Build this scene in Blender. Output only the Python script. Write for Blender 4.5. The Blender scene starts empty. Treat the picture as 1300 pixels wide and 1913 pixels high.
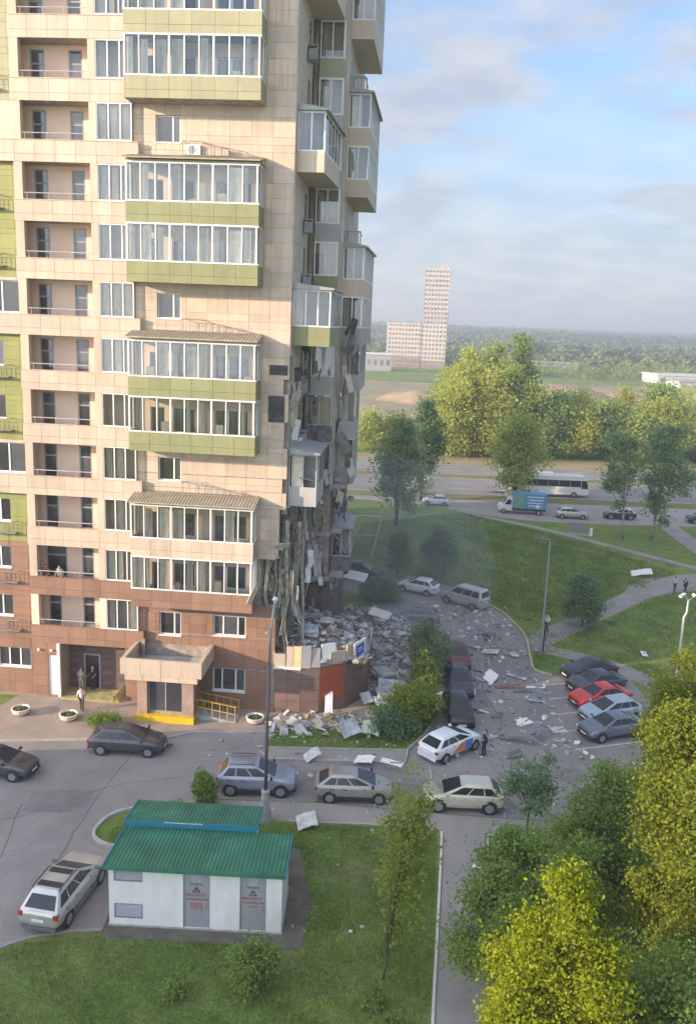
import bpy, bmesh, math, random
import numpy as np
from mathutils import Matrix, Vector
R = math.radians
rnd = random.Random(7)
SC = bpy.context.scene
COL = SC.collection

# ------------------------------------------------------------------ camera
CAM_H, PITCH, ROLL, FPX = 25.0, 0.21523, 0.04126, 1600.0
_r = Vector((1, 0, 0)); _u = Vector((0, math.sin(PITCH), math.cos(PITCH))); _f = Vector((0, math.cos(PITCH), -math.sin(PITCH)))
_r2 = _r*math.cos(ROLL) + _u*math.sin(ROLL); _u2 = _u*math.cos(ROLL) - _r*math.sin(ROLL)
cd = bpy.data.cameras.new('camera'); cam = bpy.data.objects.new('camera', cd); COL.objects.link(cam)
M4 = Matrix.Identity(4)
for i in range(3):
    M4[i][0] = _r2[i]; M4[i][1] = _u2[i]; M4[i][2] = -_f[i]
M4[2][3] = CAM_H
cam.matrix_world = M4
cd.sensor_fit = 'VERTICAL'; cd.sensor_height = 24.0; cd.lens = 24.0*FPX/1913.0
cd.clip_start = 0.3; cd.clip_end = 12000
SC.camera = cam

# ------------------------------------------------------------------ sun and sky
TH = R(-4.2)                       # the tower is turned this much
SUN_EL, SUN_AZ = R(13.5), R(62)    # above the horizon / to the left of the facade's normal
a_ = SUN_AZ - TH
SDIR = Vector((-math.sin(a_)*math.cos(SUN_EL), -math.cos(a_)*math.cos(SUN_EL), math.sin(SUN_EL)))
sl = bpy.data.lights.new('sun', 'SUN'); sl.energy = 3.0; sl.angle = R(0.6); sl.color = (1.0, 0.77, 0.54)
so = bpy.data.objects.new('sun', sl); COL.objects.link(so)
so.rotation_euler = (-SDIR).to_track_quat('-Z', 'Y').to_euler(); so.location = (0, 0, 80)
w = bpy.data.worlds.new('World'); SC.world = w; w.use_nodes = True
nt = w.node_tree; nt.nodes.clear(); N = nt.nodes.new; LK = nt.links.new
sky = N('ShaderNodeTexSky'); sky.sky_type = 'NISHITA'; sky.sun_disc = False
sky.sun_elevation = SUN_EL; sky.sun_rotation = math.atan2(SDIR.x, SDIR.y) % (2*math.pi)
sky.air_density = 1.0; sky.dust_density = 0.6; sky.ozone_density = 3.5
bg = N('ShaderNodeBackground'); bg.inputs['Strength'].default_value = 0.09; LK(sky.outputs[0], bg.inputs['Color'])
tc = N('ShaderNodeTexCoord'); sp = N('ShaderNodeSeparateXYZ'); LK(tc.outputs['Generated'], sp.inputs[0])
ad = N('ShaderNodeMath'); ad.operation = 'ADD'; ad.inputs[1].default_value = 0.16; LK(sp.outputs['Z'], ad.inputs[0])
mx = N('ShaderNodeMath'); mx.operation = 'MAXIMUM'; mx.inputs[1].default_value = 0.06; LK(ad.outputs[0], mx.inputs[0])
dv = N('ShaderNodeVectorMath'); dv.operation = 'DIVIDE'; LK(tc.outputs['Generated'], dv.inputs[0])
cb = N('ShaderNodeCombineXYZ'); LK(mx.outputs[0], cb.inputs[0]); LK(mx.outputs[0], cb.inputs[1]); cb.inputs[2].default_value = 1.0; LK(cb.outputs[0], dv.inputs[1])
mp = N('ShaderNodeMapping'); mp.inputs['Scale'].default_value = (1.0, 1.1, 0.0); mp.inputs['Location'].default_value = (3.3, 0.6, 0); LK(dv.outputs[0], mp.inputs[0])
nz = N('ShaderNodeTexNoise'); nz.inputs['Scale'].default_value = 1.6; nz.inputs['Detail'].default_value = 9; nz.inputs['Roughness'].default_value = 0.56; nz.inputs['Distortion'].default_value = 0.25; LK(mp.outputs[0], nz.inputs['Vector'])
cr = N('ShaderNodeValToRGB'); cr.color_ramp.elements[0].position = 0.42; cr.color_ramp.elements[0].color = (0.10,)*3+(1,); cr.color_ramp.elements[1].position = 0.60; cr.color_ramp.elements[1].color = (0.88,)*3+(1,)
LK(nz.outputs[0], cr.inputs[0])
nz2 = N('ShaderNodeTexNoise'); nz2.inputs['Scale'].default_value = 3.0; nz2.inputs['Detail'].default_value = 9; nz2.inputs['Roughness'].default_value = 0.6; LK(mp.outputs[0], nz2.inputs['Vector'])
cr2 = N('ShaderNodeValToRGB'); cr2.color_ramp.elements[0].position = 0.40; cr2.color_ramp.elements[0].color = (0.63, 0.69, 0.82, 1); cr2.color_ramp.elements[1].position = 0.64; cr2.color_ramp.elements[1].color = (0.90, 0.90, 0.95, 1)
LK(nz2.outputs[0], cr2.inputs[0])
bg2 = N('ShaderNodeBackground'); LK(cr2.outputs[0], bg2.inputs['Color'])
# cloud brightness raised towards the low sun behind the camera, added for fill
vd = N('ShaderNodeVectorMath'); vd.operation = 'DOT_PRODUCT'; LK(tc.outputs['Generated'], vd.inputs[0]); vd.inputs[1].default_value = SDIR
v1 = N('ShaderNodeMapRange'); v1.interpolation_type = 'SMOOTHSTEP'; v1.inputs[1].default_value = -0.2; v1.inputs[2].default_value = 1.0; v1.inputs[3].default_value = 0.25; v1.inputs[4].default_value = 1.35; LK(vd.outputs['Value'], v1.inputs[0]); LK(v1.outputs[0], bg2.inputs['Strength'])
lo = N('ShaderNodeMapRange'); lo.inputs[1].default_value = 0.10; lo.inputs[2].default_value = 0.30; lo.inputs[3].default_value = 0.80; lo.inputs[4].default_value = 0.0; LK(sp.outputs['Z'], lo.inputs[0])
mxx = N('ShaderNodeMath'); mxx.operation = 'MAXIMUM'; LK(cr.outputs[0], mxx.inputs[0]); LK(lo.outputs[0], mxx.inputs[1])
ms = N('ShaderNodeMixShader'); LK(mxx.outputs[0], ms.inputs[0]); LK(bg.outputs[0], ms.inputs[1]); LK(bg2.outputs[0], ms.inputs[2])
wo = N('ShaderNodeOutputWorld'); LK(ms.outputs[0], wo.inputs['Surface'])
SC.view_settings.view_transform = 'Standard'; SC.view_settings.look = 'None'; SC.view_settings.gamma = 1.0; SC.view_settings.use_curve_mapping = False
SC.view_settings.exposure = 1.8
SC.render.engine = 'CYCLES'
cy = SC.cycles; cy.use_denoising = True; cy.max_bounces = 7; cy.diffuse_bounces = 3; cy.glossy_bounces = 3; cy.transmission_bounces = 4; cy.transparent_max_bounces = 12; cy.volume_bounces = 0; cy.caustics_reflective = False; cy.caustics_refractive = False
cy.sample_clamp_indirect = 4.0

# ------------------------------------------------------------------ helpers
_mats = {}
def mat(name, col, rough=0.75, metal=0.0, var=0.12, scale=3.0, spec=0.35, objvar=0.0, bump=0.0, coat=0.0, col2=None, stretch=None, stain=0.0, pos=False):
    if name in _mats: return _mats[name]
    m = bpy.data.materials.new(name); m.use_nodes = True; t = m.node_tree; b = t.nodes['Principled BSDF']
    b.inputs['Roughness'].default_value = rough; b.inputs['Metallic'].default_value = metal; b.inputs['Specular IOR Level'].default_value = spec
    b.inputs['Coat Weight'].default_value = coat; b.inputs['Coat Roughness'].default_value = 0.06
    n = t.nodes.new; l = t.links.new
    co = n('ShaderNodeTexCoord'); no = n('ShaderNodeTexNoise'); no.inputs['Scale'].default_value = scale; no.inputs['Detail'].default_value = 6; no.inputs['Roughness'].default_value = 0.6
    src = co.outputs['Object']
    if pos: src = n('ShaderNodeNewGeometry').outputs['Position']
    src0 = src
    if stretch:
        mp_ = n('ShaderNodeMapping'); mp_.inputs['Scale'].default_value = stretch; l(src, mp_.inputs[0]); src = mp_.outputs[0]
    l(src, no.inputs['Vector'])
    mi = n('ShaderNodeMix'); mi.data_type = 'RGBA'
    c2 = col2 if col2 else tuple(c*(1-2*var) for c in col)
    c1 = col if col2 else tuple(min(1, c*(1+var)) for c in col)
    rp = n('ShaderNodeMapRange'); rp.inputs[1].default_value = 0.3; rp.inputs[2].default_value = 0.7; l(no.outputs[0], rp.inputs[0])
    l(rp.outputs[0], mi.inputs['Factor']); mi.inputs['A'].default_value = (*c2, 1); mi.inputs['B'].default_value = (*c1, 1)
    out = mi.outputs['Result']
    if stain > 0:
        n2 = n('ShaderNodeTexNoise'); n2.inputs['Scale'].default_value = scale*0.35; n2.inputs['Detail'].default_value = 8; n2.inputs['Roughness'].default_value = 0.72; n2.inputs['Distortion'].default_value = 0.6; l(src0, n2.inputs['Vector'])
        n3 = n('ShaderNodeTexNoise'); n3.inputs['Scale'].default_value = scale*22; n3.inputs['Detail'].default_value = 3; l(src0, n3.inputs['Vector'])
        r2 = n('ShaderNodeMapRange'); r2.inputs[1].default_value = 0.36; r2.inputs[2].default_value = 0.66; r2.inputs[3].default_value = 1-stain; r2.inputs[4].default_value = 1+stain*0.35; l(n2.outputs[0], r2.inputs[0])
        r3 = n('ShaderNodeMapRange'); r3.inputs[1].default_value = 0.3; r3.inputs[2].default_value = 0.7; r3.inputs[3].default_value = 1-stain*0.5; r3.inputs[4].default_value = 1+stain*0.5; l(n3.outputs[0], r3.inputs[0])
        mm = n('ShaderNodeMath'); mm.operation = 'MULTIPLY'; l(r2.outputs[0], mm.inputs[0]); l(r3.outputs[0], mm.inputs[1])
        h2 = n('ShaderNodeHueSaturation'); l(mm.outputs[0], h2.inputs['Value']); l(out, h2.inputs['Color']); out = h2.outputs[0]
    if objvar > 0:
        oi = n('ShaderNodeObjectInfo'); mr = n('ShaderNodeMapRange'); mr.inputs[3].default_value = 1-objvar; mr.inputs[4].default_value = 1+objvar*0.6; l(oi.outputs['Random'], mr.inputs[0])
        hs = n('ShaderNodeHueSaturation'); l(mr.outputs[0], hs.inputs['Value']); l(out, hs.inputs['Color']); out = hs.outputs[0]
    l(out, b.inputs['Base Color'])
    if bump > 0:
        bm = n('ShaderNodeBump'); bm.inputs['Strength'].default_value = bump; bm.inputs['Distance'].default_value = 0.03; l(no.outputs[0], bm.inputs['Height']); l(bm.outputs[0], b.inputs['Normal'])
    _mats[name] = m; return m

def glass_mat(name, tint, base=0.10, rough=0.02):
    m = bpy.data.materials.new(name); m.use_nodes = True; t = m.node_tree; t.nodes.clear(); n = t.nodes.new; l = t.links.new
    tr = n('ShaderNodeBsdfTransparent'); tr.inputs[0].default_value = (*tint, 1)
    gl = n('ShaderNodeBsdfGlossy'); gl.inputs['Roughness'].default_value = rough; gl.inputs[0].default_value = (0.9, 0.93, 0.95, 1)
    lw = n('ShaderNodeLayerWeight'); lw.inputs[0].default_value = 0.35
    ma = n('ShaderNodeMath'); ma.operation = 'MULTIPLY_ADD'; ma.inputs[1].default_value = 0.7; ma.inputs[2].default_value = base; l(lw.outputs['Fresnel'], ma.inputs[0])
    mx = n('ShaderNodeMixShader'); l(ma.outputs[0], mx.inputs[0]); l(tr.outputs[0], mx.inputs[1]); l(gl.outputs[0], mx.inputs[2])
    o = n('ShaderNodeOutputMaterial'); l(mx.outputs[0], o.inputs[0]); return m

def leaf_mat(name, ca, cb, trans=0.35):
    m = bpy.data.materials.new(name); m.use_nodes = True; t = m.node_tree; t.nodes.clear(); n = t.nodes.new; l = t.links.new
    g = n('ShaderNodeNewGeometry'); mi = n('ShaderNodeMix'); mi.data_type = 'RGBA'
    l(g.outputs['Random Per Island'], mi.inputs['Factor']); mi.inputs['A'].default_value = (*ca, 1); mi.inputs['B'].default_value = (*cb, 1)
    d = n('ShaderNodeBsdfDiffuse'); l(mi.outputs['Result'], d.inputs[0])
    tl = n('ShaderNodeBsdfTranslucent'); hs = n('ShaderNodeHueSaturation'); hs.inputs['Value'].default_value = 1.25; hs.inputs['Saturation'].default_value = 1.1; hs.inputs['Hue'].default_value = 0.485
    l(mi.outputs['Result'], hs.inputs['Color']); l(hs.outputs[0], tl.inputs[0])
    mx = n('ShaderNodeMixShader'); mx.inputs[0].default_value = trans; l(d.outputs[0], mx.inputs[1]); l(tl.outputs[0], mx.inputs[2])
    o = n('ShaderNodeOutputMaterial'); l(mx.outputs[0], o.inputs[0]); return m

class MB:
    """collects faces, built into one mesh object"""
    def __init__(s): s.v = []; s.f = []; s.mi = []
    def add(s, vs, fs, m=0):
        o = len(s.v); s.v += [tuple(p) for p in vs]; s.f += [tuple(i+o for i in f) for f in fs]; s.mi += [m]*len(fs); return s
    def hexa(s, p, m=0):
        return s.add(p, [(0,3,2,1), (4,5,6,7), (0,1,5,4), (1,2,6,5), (2,3,7,6), (3,0,4,7)], m)
    def box(s, x0, x1, y0, y1, z0, z1, m=0):
        return s.hexa([(x0,y0,z0),(x1,y0,z0),(x1,y1,z0),(x0,y1,z0),(x0,y0,z1),(x1,y0,z1),(x1,y1,z1),(x0,y1,z1)], m)
    def prism(s, poly, z0, z1, m=0):
        n = len(poly); vs = [(x,y,z0) for x,y in poly]+[(x,y,z1) for x,y in poly]
        return s.add(vs, [tuple(range(n-1,-1,-1)), tuple(range(n,2*n))]+[(i,(i+1)%n,n+(i+1)%n,n+i) for i in range(n)], m)
    def tube(s, pts, rad, n=6, m=0, cap=True):
        pts = [Vector(p) for p in pts]
        if not isinstance(rad, (list, tuple)): rad = [rad]*len(pts)
        vs = []
        for i, p in enumerate(pts):
            d = (pts[min(i+1, len(pts)-1)]-pts[max(i-1, 0)])
            if d.length < 1e-6: d = Vector((0,0,1))
            d.normalize(); a = d.cross(Vector((0,0,1)) if abs(d.z) < .95 else Vector((1,0,0))).normalized(); b = d.cross(a)
            for k in range(n):
                t = 2*math.pi*k/n; vs.append(p+(a*math.cos(t)+b*math.sin(t))*rad[i])
        fs = [(i*n+k, (i)*n+(k+1)%n, (i+1)*n+(k+1)%n, (i+1)*n+k) for i in range(len(pts)-1) for k in range(n)]
        if cap: fs += [tuple(range(n))[::-1], tuple(range((len(pts)-1)*n, len(pts)*n))]
        return s.add(vs, fs, m)
    def lathe(s, prof, c=(0,0,0), n=12, m=0):
        vs = [(c[0]+r*math.cos(2*math.pi*k/n), c[1]+r*math.sin(2*math.pi*k/n), c[2]+z) for r, z in prof for k in range(n)]
        fs = [(i*n+k, i*n+(k+1)%n, (i+1)*n+(k+1)%n, (i+1)*n+k) for i in range(len(prof)-1) for k in range(n)]
        fs += [tuple(range(n))[::-1], tuple(range((len(prof)-1)*n, len(prof)*n))]
        return s.add(vs, fs, m)
    def slab(s, c, sx, sy, sz, rot, m=0):
        q = rot if isinstance(rot, Matrix) else Matrix.Rotation(rot[2], 3, 'Z') @ Matrix.Rotation(rot[1], 3, 'Y') @ Matrix.Rotation(rot[0], 3, 'X')
        P = [Vector(c)+q @ Vector((x*sx/2, y*sy/2, z*sz/2)) for z in (-1,1) for x, y in ((-1,-1),(1,-1),(1,1),(-1,1))]
        return s.hexa(P, m)
    def wall(s, u0, u1, z0, z1, y0, y1, holes=(), m=0):
        us = sorted({u0, u1, *[h[0] for h in holes], *[h[1] for h in holes]}); zs = sorted({z0, z1, *[h[2] for h in holes], *[h[3] for h in holes]})
        us = [u for u in us if u0 <= u <= u1]; zs = [z for z in zs if z0 <= z <= z1]
        for j in range(len(zs)-1):
            st = None
            for i in range(len(us)-1):
                uc, zc = (us[i]+us[i+1])/2, (zs[j]+zs[j+1])/2
                solid = not any(h[0] < uc < h[1] and h[2] < zc < h[3] for h in holes)
                if solid and st is None: st = us[i]
                if st is not None and (not solid or i == len(us)-2):
                    s.box(st, us[i+1] if solid else us[i], y0, y1, zs[j], zs[j+1], m); st = None
        return s
    def build(s, name, mats, parent=None, smooth=False):
        me = bpy.data.meshes.new(name); me.from_pydata(s.v, [], s.f)
        mats = mats if isinstance(mats, (list, tuple)) else [mats]
        for q in mats: me.materials.append(q)
        if len(mats) > 1: me.polygons.foreach_set('material_index', s.mi)
        if smooth: me.polygons.foreach_set('use_smooth', [True]*len(s.f))
        o = bpy.data.objects.new(name, me); COL.objects.link(o)
        if parent is not None: o.parent = parent
        return o

def bevel(o, wd=0.02, seg=2):
    b = o.modifiers.new('b', 'BEVEL'); b.width = wd; b.segments = seg; b.limit_method = 'ANGLE'; b.angle_limit = R(40); return o
def empty(name, label, cat, loc=(0,0,0), rz=0.0, group=None, s=0.5):
    o = bpy.data.objects.new(name, None); COL.objects.link(o); o.location = loc; o.rotation_euler = (0,0,rz); o.empty_display_size = s
    return tag(o, label, cat, group)
def tag(o, label, cat, group=None):
    o['label'] = label; o['category'] = cat
    if group: o['group'] = group
    return o
def struct(o, kind='structure'): o['kind'] = kind; return o
def inst(mesh, name, parent, loc=(0,0,0), scale=(1,1,1), rot=(0,0,0), label=None):
    o = bpy.data.objects.new(name, mesh); COL.objects.link(o); o.parent = parent; o.location = loc; o.scale = scale; o.rotation_euler = rot
    if label: o['label'] = label
    return o
_unit = {}
def unit(m):
    """unit cube of a material, shared by all pieces alike"""
    if m.name not in _unit:
        o = MB().box(0,1,0,1,0,1).build('panel', m); _unit[m.name] = o.data; bpy.data.objects.remove(o)
    return _unit[m.name]
def piece(name, m, parent, x0, x1, y0, y1, z0, z1):
    return inst(unit(m), name, parent, (x0,y0,z0), (x1-x0, y1-y0, z1-z0))
def np_mesh(name, V, F, m, parent=None, smooth=False):
    """quads or triangles from numpy arrays"""
    me = bpy.data.meshes.new(name); k = F.shape[1]
    me.vertices.add(len(V)); me.vertices.foreach_set('co', V.astype(np.float32).ravel())
    me.loops.add(F.size); me.loops.foreach_set('vertex_index', F.astype(np.int32).ravel())
    me.polygons.add(len(F)); me.polygons.foreach_set('loop_start', np.arange(0, F.size, k, dtype=np.int32)); me.polygons.foreach_set('loop_total', np.full(len(F), k, dtype=np.int32))
    if smooth: me.polygons.foreach_set('use_smooth', np.ones(len(F), bool))
    me.update(); me.validate(); me.materials.append(m)
    o = bpy.data.objects.new(name, me); COL.objects.link(o)
    if parent is not None: o.parent = parent
    return o

# ------------------------------------------------------------------ materials
BEIGE = mat('beige_cladding', (0.575, 0.465, 0.36), 0.6, var=0.07, scale=1.6, objvar=0.10, stain=0.10, pos=True, stretch=(1.6, 1.6, 0.16))
OLIVE = mat('olive_cladding', (0.265, 0.275, 0.135), 0.6, var=0.06, scale=1.6, pos=True, stretch=(1.6, 1.6, 0.16), stain=0.10, objvar=0.08)
PALEOLIVE = mat('pale_olive_cladding', (0.36, 0.35, 0.215), 0.6, var=0.05, scale=1.6, pos=True, stretch=(1.6, 1.6, 0.16), stain=0.10, objvar=0.06)
LIME = mat('lime_cladding', (0.30, 0.31, 0.11), 0.6, var=0.06, scale=1.6, pos=True, stretch=(1.6, 1.6, 0.16), stain=0.10, objvar=0.08)
BROWN = mat('brown_cladding', (0.285, 0.168, 0.115), 0.65, var=0.07, scale=1.6, pos=True, stretch=(1.6, 1.6, 0.16), stain=0.10, objvar=0.12)
BACKING = mat('dark_backing', (0.36, 0.31, 0.26), 0.9, var=0.2)
PEACH = mat('peach_render', (0.80, 0.60, 0.46), 0.85, var=0.05, scale=0.7)
WHITE = mat('white_frame', (0.78, 0.77, 0.74), 0.45, var=0.03)
GREYF = mat('grey_door', (0.30, 0.31, 0.32), 0.55, var=0.08)
DKGLASS = mat('dark_window_glass', (0.075, 0.08, 0.09), 0.06, var=0.25, scale=0.6, spec=0.9, objvar=0.6)
GLASS = glass_mat('balcony_glass', (0.92, 0.94, 0.93), 0.03)
CURT = mat('curtain', (0.72, 0.64, 0.52), 0.9, var=0.15, scale=2, objvar=0.35)
STEEL = mat('painted_steel', (0.33, 0.31, 0.29), 0.5, 0.3, var=0.15)
RAILM = mat('pale_rail', (0.55, 0.50, 0.45), 0.45, 0.3, var=0.1)
TANROOF = mat('tan_roof', (0.42, 0.36, 0.25), 0.6, var=0.12, scale=2)
CONC = mat('concrete', (0.38, 0.38, 0.37), 0.9, var=0.18, scale=2.5, bump=0.3)
CONCD = mat('dusty_concrete', (0.34, 0.345, 0.345), 0.95, var=0.35, scale=1.2, bump=0.5)
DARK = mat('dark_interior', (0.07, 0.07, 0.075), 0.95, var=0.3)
MAROON = mat('maroon_wall', (0.16, 0.115, 0.11), 0.9, var=0.25, scale=0.8)
INSUL = mat('insulation', (0.33, 0.31, 0.24), 0.95, var=0.3, scale=3, bump=0.5)
# ------------------------------------------------------------------ the damaged apartment tower
TX, TY = -13.396, 51.356
def FL(n): return 0.6+3.3*(n-1)
tower = empty('apartment_tower', 'tall beige and olive apartment tower with its lower right corner blown away', 'apartment block', (TX, TY, 0), TH, s=3)
NF = 16; ZT = FL(NF+1)
def cladding(parent, name, u0, u1, z0, z1, at, du, dz, m, holes=(), axis='front', gap=0.013, th=0.035, jag=None, anchor=None):
    """separate panels on a grid; front: faces -y at y=at, side: faces +x at x=at"""
    a0 = u0 if anchor is None else anchor
    holes = [h for h in holes if h[2] < z1-0.01 and h[3] > z0+0.01]
    us = sorted({u0, u1, *[round(a0+du*i, 4) for i in range(-200, 200) if u0+0.15 < a0+du*i < u1-0.15], *[h for q in holes for h in q[:2] if u0 < h < u1]})
    zs = sorted({z0, z1, *[round(z0+dz*i, 4) for i in range(1, 200) if z0+dz*i < z1-0.12], *[h for q in holes for h in q[2:] if z0 < h < z1]})
    for i in range(len(us)-1):
        for j in range(len(zs)-1):
            uc, zc = (us[i]+us[i+1])/2, (zs[j]+zs[j+1])/2
            if any(h[0] < uc < h[1] and h[2] < zc < h[3] for h in holes): continue
            if jag and jag(uc, zc): continue
            if us[i+1]-us[i] < 0.06 or zs[j+1]-zs[j] < 0.06: continue
            e = rnd.uniform(0, 0.012)
            if axis == 'front': piece(name, m, parent, us[i]+gap/2, us[i+1]-gap/2, at-th-e, at, zs[j]+gap/2, zs[j+1]-gap/2)
            else: piece(name, m, parent, at, at+th+e, us[i]+gap/2, us[i+1]-gap/2, zs[j]+gap/2, zs[j+1]-gap/2)

def casement(parent, u0, u1, z0, z1, y, mulls, depth=0.16, m=None, name='window', curtain=None):
    """window set into a hole of a front wall: frame (part), panes (sub-parts)"""
    b = MB(); f = 0.07
    b.box(u0, u1, y+depth-0.05, y+depth+0.03, z0, z0+f).box(u0, u1, y+depth-0.05, y+depth+0.03, z1-f, z1)
    xs = [u0]+list(mulls)+[u1]
    b.box(u0, u0+f, y+depth-0.05, y+depth+0.03, z0+f, z1-f).box(u1-f, u1, y+depth-0.05, y+depth+0.03, z0+f, z1-f)
    for q in mulls: b.box(q-0.045, q+0.045, y+depth-0.053, y+depth+0.03, z0+f, z1-f)
    b.box(u0-0.04, u1+0.04, y-0.09, y+depth-0.05, z0-0.05, z0+0.02)
    fr = b.build(name, WHITE, parent)
    for i in range(len(xs)-1):
        a, c = xs[i]+(f if i == 0 else 0.045), xs[i+1]-(f if i == len(xs)-2 else 0.045)
        piece('pane', m or DKGLASS, fr, a, c, y+depth-0.012, y+depth+0.004, z0+f, z1-f)
    return fr

SMALLW = [n for n in (2, 5, 8, 11, 14)]
BALC = {3: (BROWN, 'B'), 4: (BEIGE, 'T'), 6: (OLIVE, 'B'), 7: (OLIVE, 'T'), 9: (OLIVE, 'B'), 10: (OLIVE, 'T'), 12: (PALEOLIVE, 'B'), 13: (PALEOLIVE, 'T'), 15: (PALEOLIVE, 'B'), 16: (PALEOLIVE, 'T')}
# --- front wall
holes = []
for n in SMALLW: holes.append((1.36, 2.79, FL(n)+(1.22 if n > 2 else 0.9), FL(n)+(2.70 if n > 2 else 2.45)))
holes += [(4.9, 7.03, 5.0, 6.36), (4.9, 7.03, 1.17, 2.75), (1.35, 3.5, 0.0, 2.7)]
for n in BALC: holes += [(0.9, 1.8, FL(n)+0.12, FL(n)+2.5), (2.3, 3.7, FL(n)+0.95, FL(n)+2.5), (4.9, 5.7, FL(n)+0.12, FL(n)+2.5), (5.7, 7.0, FL(n)+0.95, FL(n)+2.5)]
BLOWN = [(7.95, 9.5, 7.15, 11.35), (8.95, 9.5, 3.2, 7.15), (9.05, 9.5, 11.35, 13.55), (9.18, 9.5, 14.6, 15.5), (9.22, 9.5, 17.4, 19.0), (9.12, 9.5, 20.7, 21.6)]
fw = MB().wall(0.0, 9.45, 0, ZT, 1.5, 1.85, holes+BLOWN).build('front_wall', BACKING, tower)
# strips of beige render behind the balconies
for n in BALC:
    pr = MB().wall(0.0, 7.7, FL(n)+0.12, FL(n)+3.2, 1.46, 1.5, [h for h in holes if FL(n) < h[2] < FL(n)+3]).build('balcony_back_wall', PEACH, tower)
    casement(tower, 0.9, 1.8, FL(n)+0.12, FL(n)+2.5, 1.5, [], name='balcony_door'); casement(tower, 2.3, 3.7, FL(n)+0.95, FL(n)+2.5, 1.5, [3.0])
    casement(tower, 4.9, 5.7, FL(n)+0.12, FL(n)+2.5, 1.5, [], name='balcony_door'); casement(tower, 5.7, 7.0, FL(n)+0.95, FL(n)+2.5, 1.5, [6.35])
for n in SMALLW:
    z0, z1 = (FL(n)+1.22, FL(n)+2.70) if n > 2 else (FL(n)+0.9, FL(n)+2.45)
    casement(tower, 1.36, 2.79, z0, z1, 1.5, [2.33])
casement(tower, 4.9, 7.03, 5.0, 6.36, 1.5, [5.55, 6.5]); casement(tower, 4.9, 7.03, 1.17, 2.75, 1.5, [5.5, 6.4])
for n in range(4, NF+1):
    if n in BALC:
        cladding(fw, 'cladding_panel', 7.72, 9.45, max(FL(n), 11.35) if n == 4 else FL(n), FL(n+1), 1.5, 1.26, 0.825, BEIGE, BLOWN, anchor=9.45-1.26)
    else:
        cladding(fw, 'cladding_panel', 0.06, 9.45, FL(n), FL(n+1), 1.5, 1.26, 0.825, BEIGE, [h for h in holes if FL(n) < h[2] < FL(n+1)]+BLOWN, anchor=9.45-1.26)
cladding(fw, 'brown_panel', 0.05, 8.95, FL(2)+0.3, 7.15, 1.5, 1.1, 0.74, BROWN, holes[:5]+[(4.9, 7.03, 5.0, 6.36)])
cladding(fw, 'brown_panel', -0.9, 8.75, 0.0, FL(2)+0.3, 1.5, 1.1, 0.7, BROWN, [(4.9, 7.03, 1.17, 2.75), (1.35, 3.5, 0, 2.7), (0.3, 4.75, 2.75, 4.3)])
# loose and missing panels near the corner (dark holes where panels were torn off)
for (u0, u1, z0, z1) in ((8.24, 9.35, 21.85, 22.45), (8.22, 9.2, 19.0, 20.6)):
    piece('torn_opening', DARK, fw, u0, u1, 1.44, 1.452, z0, z1)

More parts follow.
